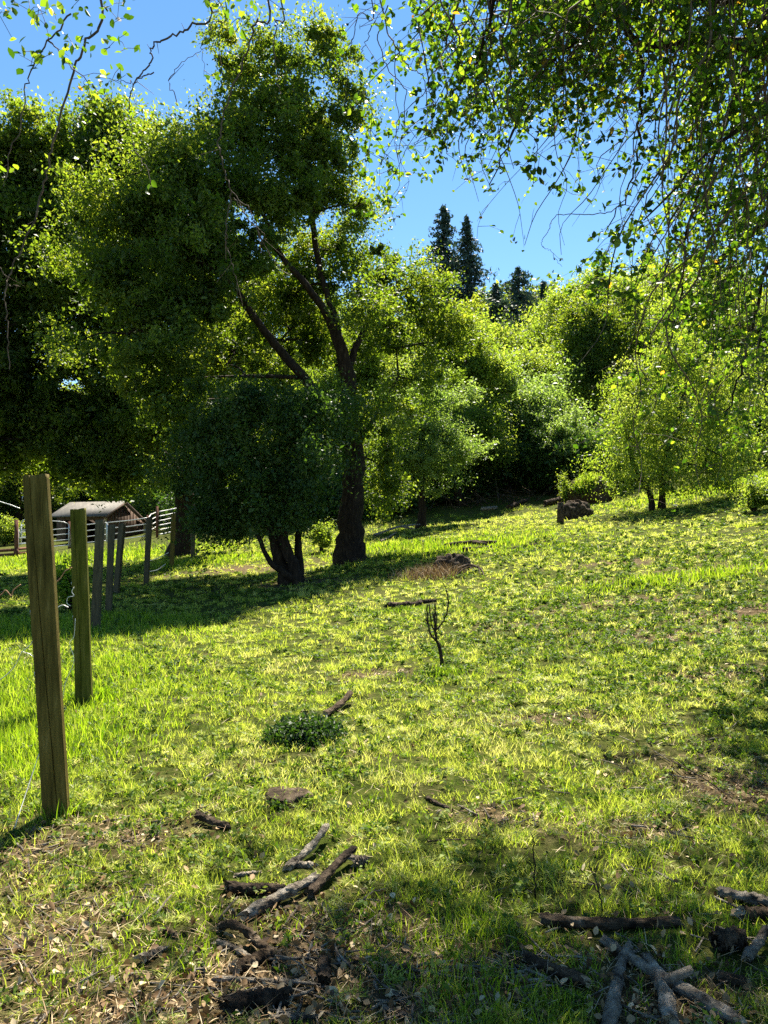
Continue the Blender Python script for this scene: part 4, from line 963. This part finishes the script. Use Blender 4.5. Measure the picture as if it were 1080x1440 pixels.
# little dead sapling
def sap(label, name, lines, mat='darklog', base=None):
    mb = MB(); d = base[1]
    for l in lines:
        pp = [list(P(px, py, d+dd))+[w_*.36/F*d] for px, py, w_, dd in l]; s_ = smooth_line(pp, max(8, len(pp)*5)); mb.tube(s_[:, :3]+rng.normal(0, .003, (len(s_), 3)), s_[:, 3], 7)
    tag(mb.build(name, M[mat], None, True), label, 'sapling')
bs = G(621, 940)
sap('black dead sapling with upright shoots and one long curved arm', 'dead_sapling', [
    [(621, 946, 9, 0), (621, 925, 7.5, 0), (618, 910, 7, 0), (614, 900, 5, 0), (612, 880, 4, 0), (611, 850, 3, 0)],
    [(615, 903, 5, 0), (606, 892, 4, -.05), (602, 875, 3.4, -.05), (600, 850, 2.4, -.05)],
    [(613, 890, 4, 0), (607, 878, 3, .05), (604, 850, 2.4, .05)], [(613, 888, 3, 0), (609, 862, 2.2, .03)],
    [(614, 886, 4, 0), (620, 878, 3.6, 0), (628, 864, 3.2, 0), (630, 846, 3, 0), (628, 830, 2.2, 0), (622, 820, 1.4, 0)],
    [(612, 894, 3, .0), (614, 875, 2.4, -.04), (612, 848, 1.8, -.04)], [(600, 878, 2, -.05), (599, 862, 1.6, -.05)]], base=bs)
b9 = G(845, 1283)
sap('thin dead twig standing in the yellow grass on the right', 'dead_sapling', [[(847, 1284, 4, 0), (842, 1255, 3.2, 0), (833, 1225, 2.6, 0), (828, 1210, 1.6, 0)], [(842, 1255, 2.6, 0), (822, 1228, 2, .05), (812, 1218, 1.4, .08)], [(836, 1234, 2, 0), (842, 1216, 1.4, 0)]], 'log', b9)
b10 = G(752, 1262)
sap('single upright weed stem in front of the level log', 'dead_weed', [[(753, 1264, 3.6, 0), (751, 1220, 3, 0), (749, 1172, 1.8, 0)]], 'log', b10)
# dense weeds and dark tufts
def tuft(label, px, py, rad, h, n, m='lush', hi=1.):
    b = G(px, py); x = b[0]+rng.normal(0, rad, n); y = b[1]+rng.normal(0, rad*.8, n)
    o = blades('weed_tuft', M[m], x, y, rng.uniform(.4, 1, n)*h, rng.uniform(.004, .009, n)*hi, rng.uniform(.1, 1.2, n), rng.random(n)*.5, kind=None); tag(o, label, 'weeds')
tb_ = G(430, 1042); n = 4200; dr = unit(n)*(rng.random(n)**.4)[:, None]*np.array([.27, .20, .15])*(1+.25*np.sin(rng.random(n)*9))[:, None]
dr[:, 2] = np.abs(dr[:, 2]); pts = tb_+dr; ok = near_log(pts[:, 0], pts[:, 1]) > .02
tag(link('weed_clump', leafmesh('weed_clump', pts[ok], .026*rng.uniform(.6, 1.6, ok.sum()), rng.random(ok.sum())*.3, fine=True, aspect=.5), M['dark']), 'dense dark leafy weed clump in front of the tilted log end', 'weeds')
tuft('broad leaved weeds at the foot of the second post', 128, 985, .10, .16, 240, hi=2.5)
tuft('thin grass blades at the foot of the near post', 82, 1150, .06, .17, 60)
tuft('low dark weeds around the log shape in the shaded hollow', 568, 858, .28, .10, 700)
tuft('grass tuft beside the black dead sapling', 622, 948, .14, .10, 300)

# ------------------------------------------------------------------ leaf litter and wood crumbs
x, y = scatter(60000, 1.9, 12, 1.3, .62, .4)
s = np.clip(zone(SOIL, x, y)+.12*vnoise(x, y, .3, 9), 0, 1)
keep = rng.random(len(x)) < np.where(y < 8, s*.34+.03, s*.2)
x, y = x[keep], y[keep]
C = np.stack([x, y, garr(x, y)+rng.uniform(.006, .03, len(x))], 1)
tag(link('leaf_litter', leafmesh('leaf_litter', C, rng.uniform(.012, .040, len(C)), rng.random(len(C)), fine=True, aspect=.6), M['litter']), kind='stuff')
x, y = scatter(70000, 1.9, 14, 1.2, .62, .4)
s = np.clip(zone(SOIL, x, y)+.2*vnoise(x, y, .4, 9), 0, 1); keep = (rng.random(len(x)) < s*np.where(y < 5, .5, .8)+.06) & (near_log(x, y) > -.01)
x, y = x[keep], y[keep]; n = len(x)
blades('straw', M['litter'], x, y, rng.uniform(.02, .09, n), np.maximum(.0022, .0007*y)*rng.uniform(.6, 1.5, n), rng.uniform(1.25, 1.7, n), np.clip(.45+.55*rng.random(n), 0, 1), .1, z=garr(x, y)+rng.uniform(.004, .02, n))
mb = MB()
for q in range(700):
    while True:
        d = 1.9*(9/1.9)**rng.random(); x = rng.uniform(-1, 1)*(.6*d+.3)
        if rng.random() < float(soilness(x, d))+.05: break
    a_ = rng.uniform(0, 2*np.pi); L = rng.uniform(.03, .16)*(1+(rng.random() < .1)); v_ = np.array([math.cos(a_), math.sin(a_), 0])*L/2
    c = np.array([x, d, g(x, d)+.012]); p0, p1 = c-v_, c+v_; p0[2] = g(p0[0], p0[1])+.012; p1[2] = g(p1[0], p1[1])+.012+rng.uniform(0, .02)
    r0 = rng.uniform(.0015, .006); mb.tube([p0, c+[0, 0, rng.uniform(0, .01)], p1], [r0, r0*.9, r0*.6], 5)
tag(mb.build('twig_litter', M['greylog']), kind='stuff')
n = 15000; per = 26
cx, cyy = scatter(n, 1.9, 30, .1)
rough = 1.3*np.exp(-((cx-3.4)/2.4)**2-((cyy-9)/3.5)**2)+.55*np.exp(-((cx-6)/4)**2-((cyy-15)/5)**2)+.22+.42*vnoise(cx, cyy, .9, 44)+.30*vnoise(cx, cyy, 2.6, 45)
ok = rng.random(n) < rough*np.clip((27-cyy)/9, .15, 1); cx, cyy, rough = cx[ok], cyy[ok], rough[ok]; n = len(cx)
rd = np.repeat(rng.uniform(.02, .075, n)*(1+.015*cyy), per); dr = unit(n*per)*(rng.random(n*per)**.5*rd)[:, None]
xx = np.repeat(cx, per)+dr[:, 0]; yy = np.repeat(cyy, per)+dr[:, 1]; tn = np.repeat(rng.random(n)*(1-.65*np.clip(rough-.45, 0, 1)), per)
Cc = np.stack([xx, yy, garr(xx, yy)+.015+np.abs(dr[:, 2])*.9], 1); ok = near_log(xx, yy) > .02
tag(link('cut_weeds', leafmesh('cut_weeds', Cc[ok], ((.016+.0022*yy)*rng.uniform(.6, 1.5, n*per))[ok], np.clip(tn*.6+.4*rng.random(n*per), 0, 1)[ok], aspect=.5), M['weed']), kind='stuff')
for o in bpy.data.objects:
    if '_o' in o: del o['_o']
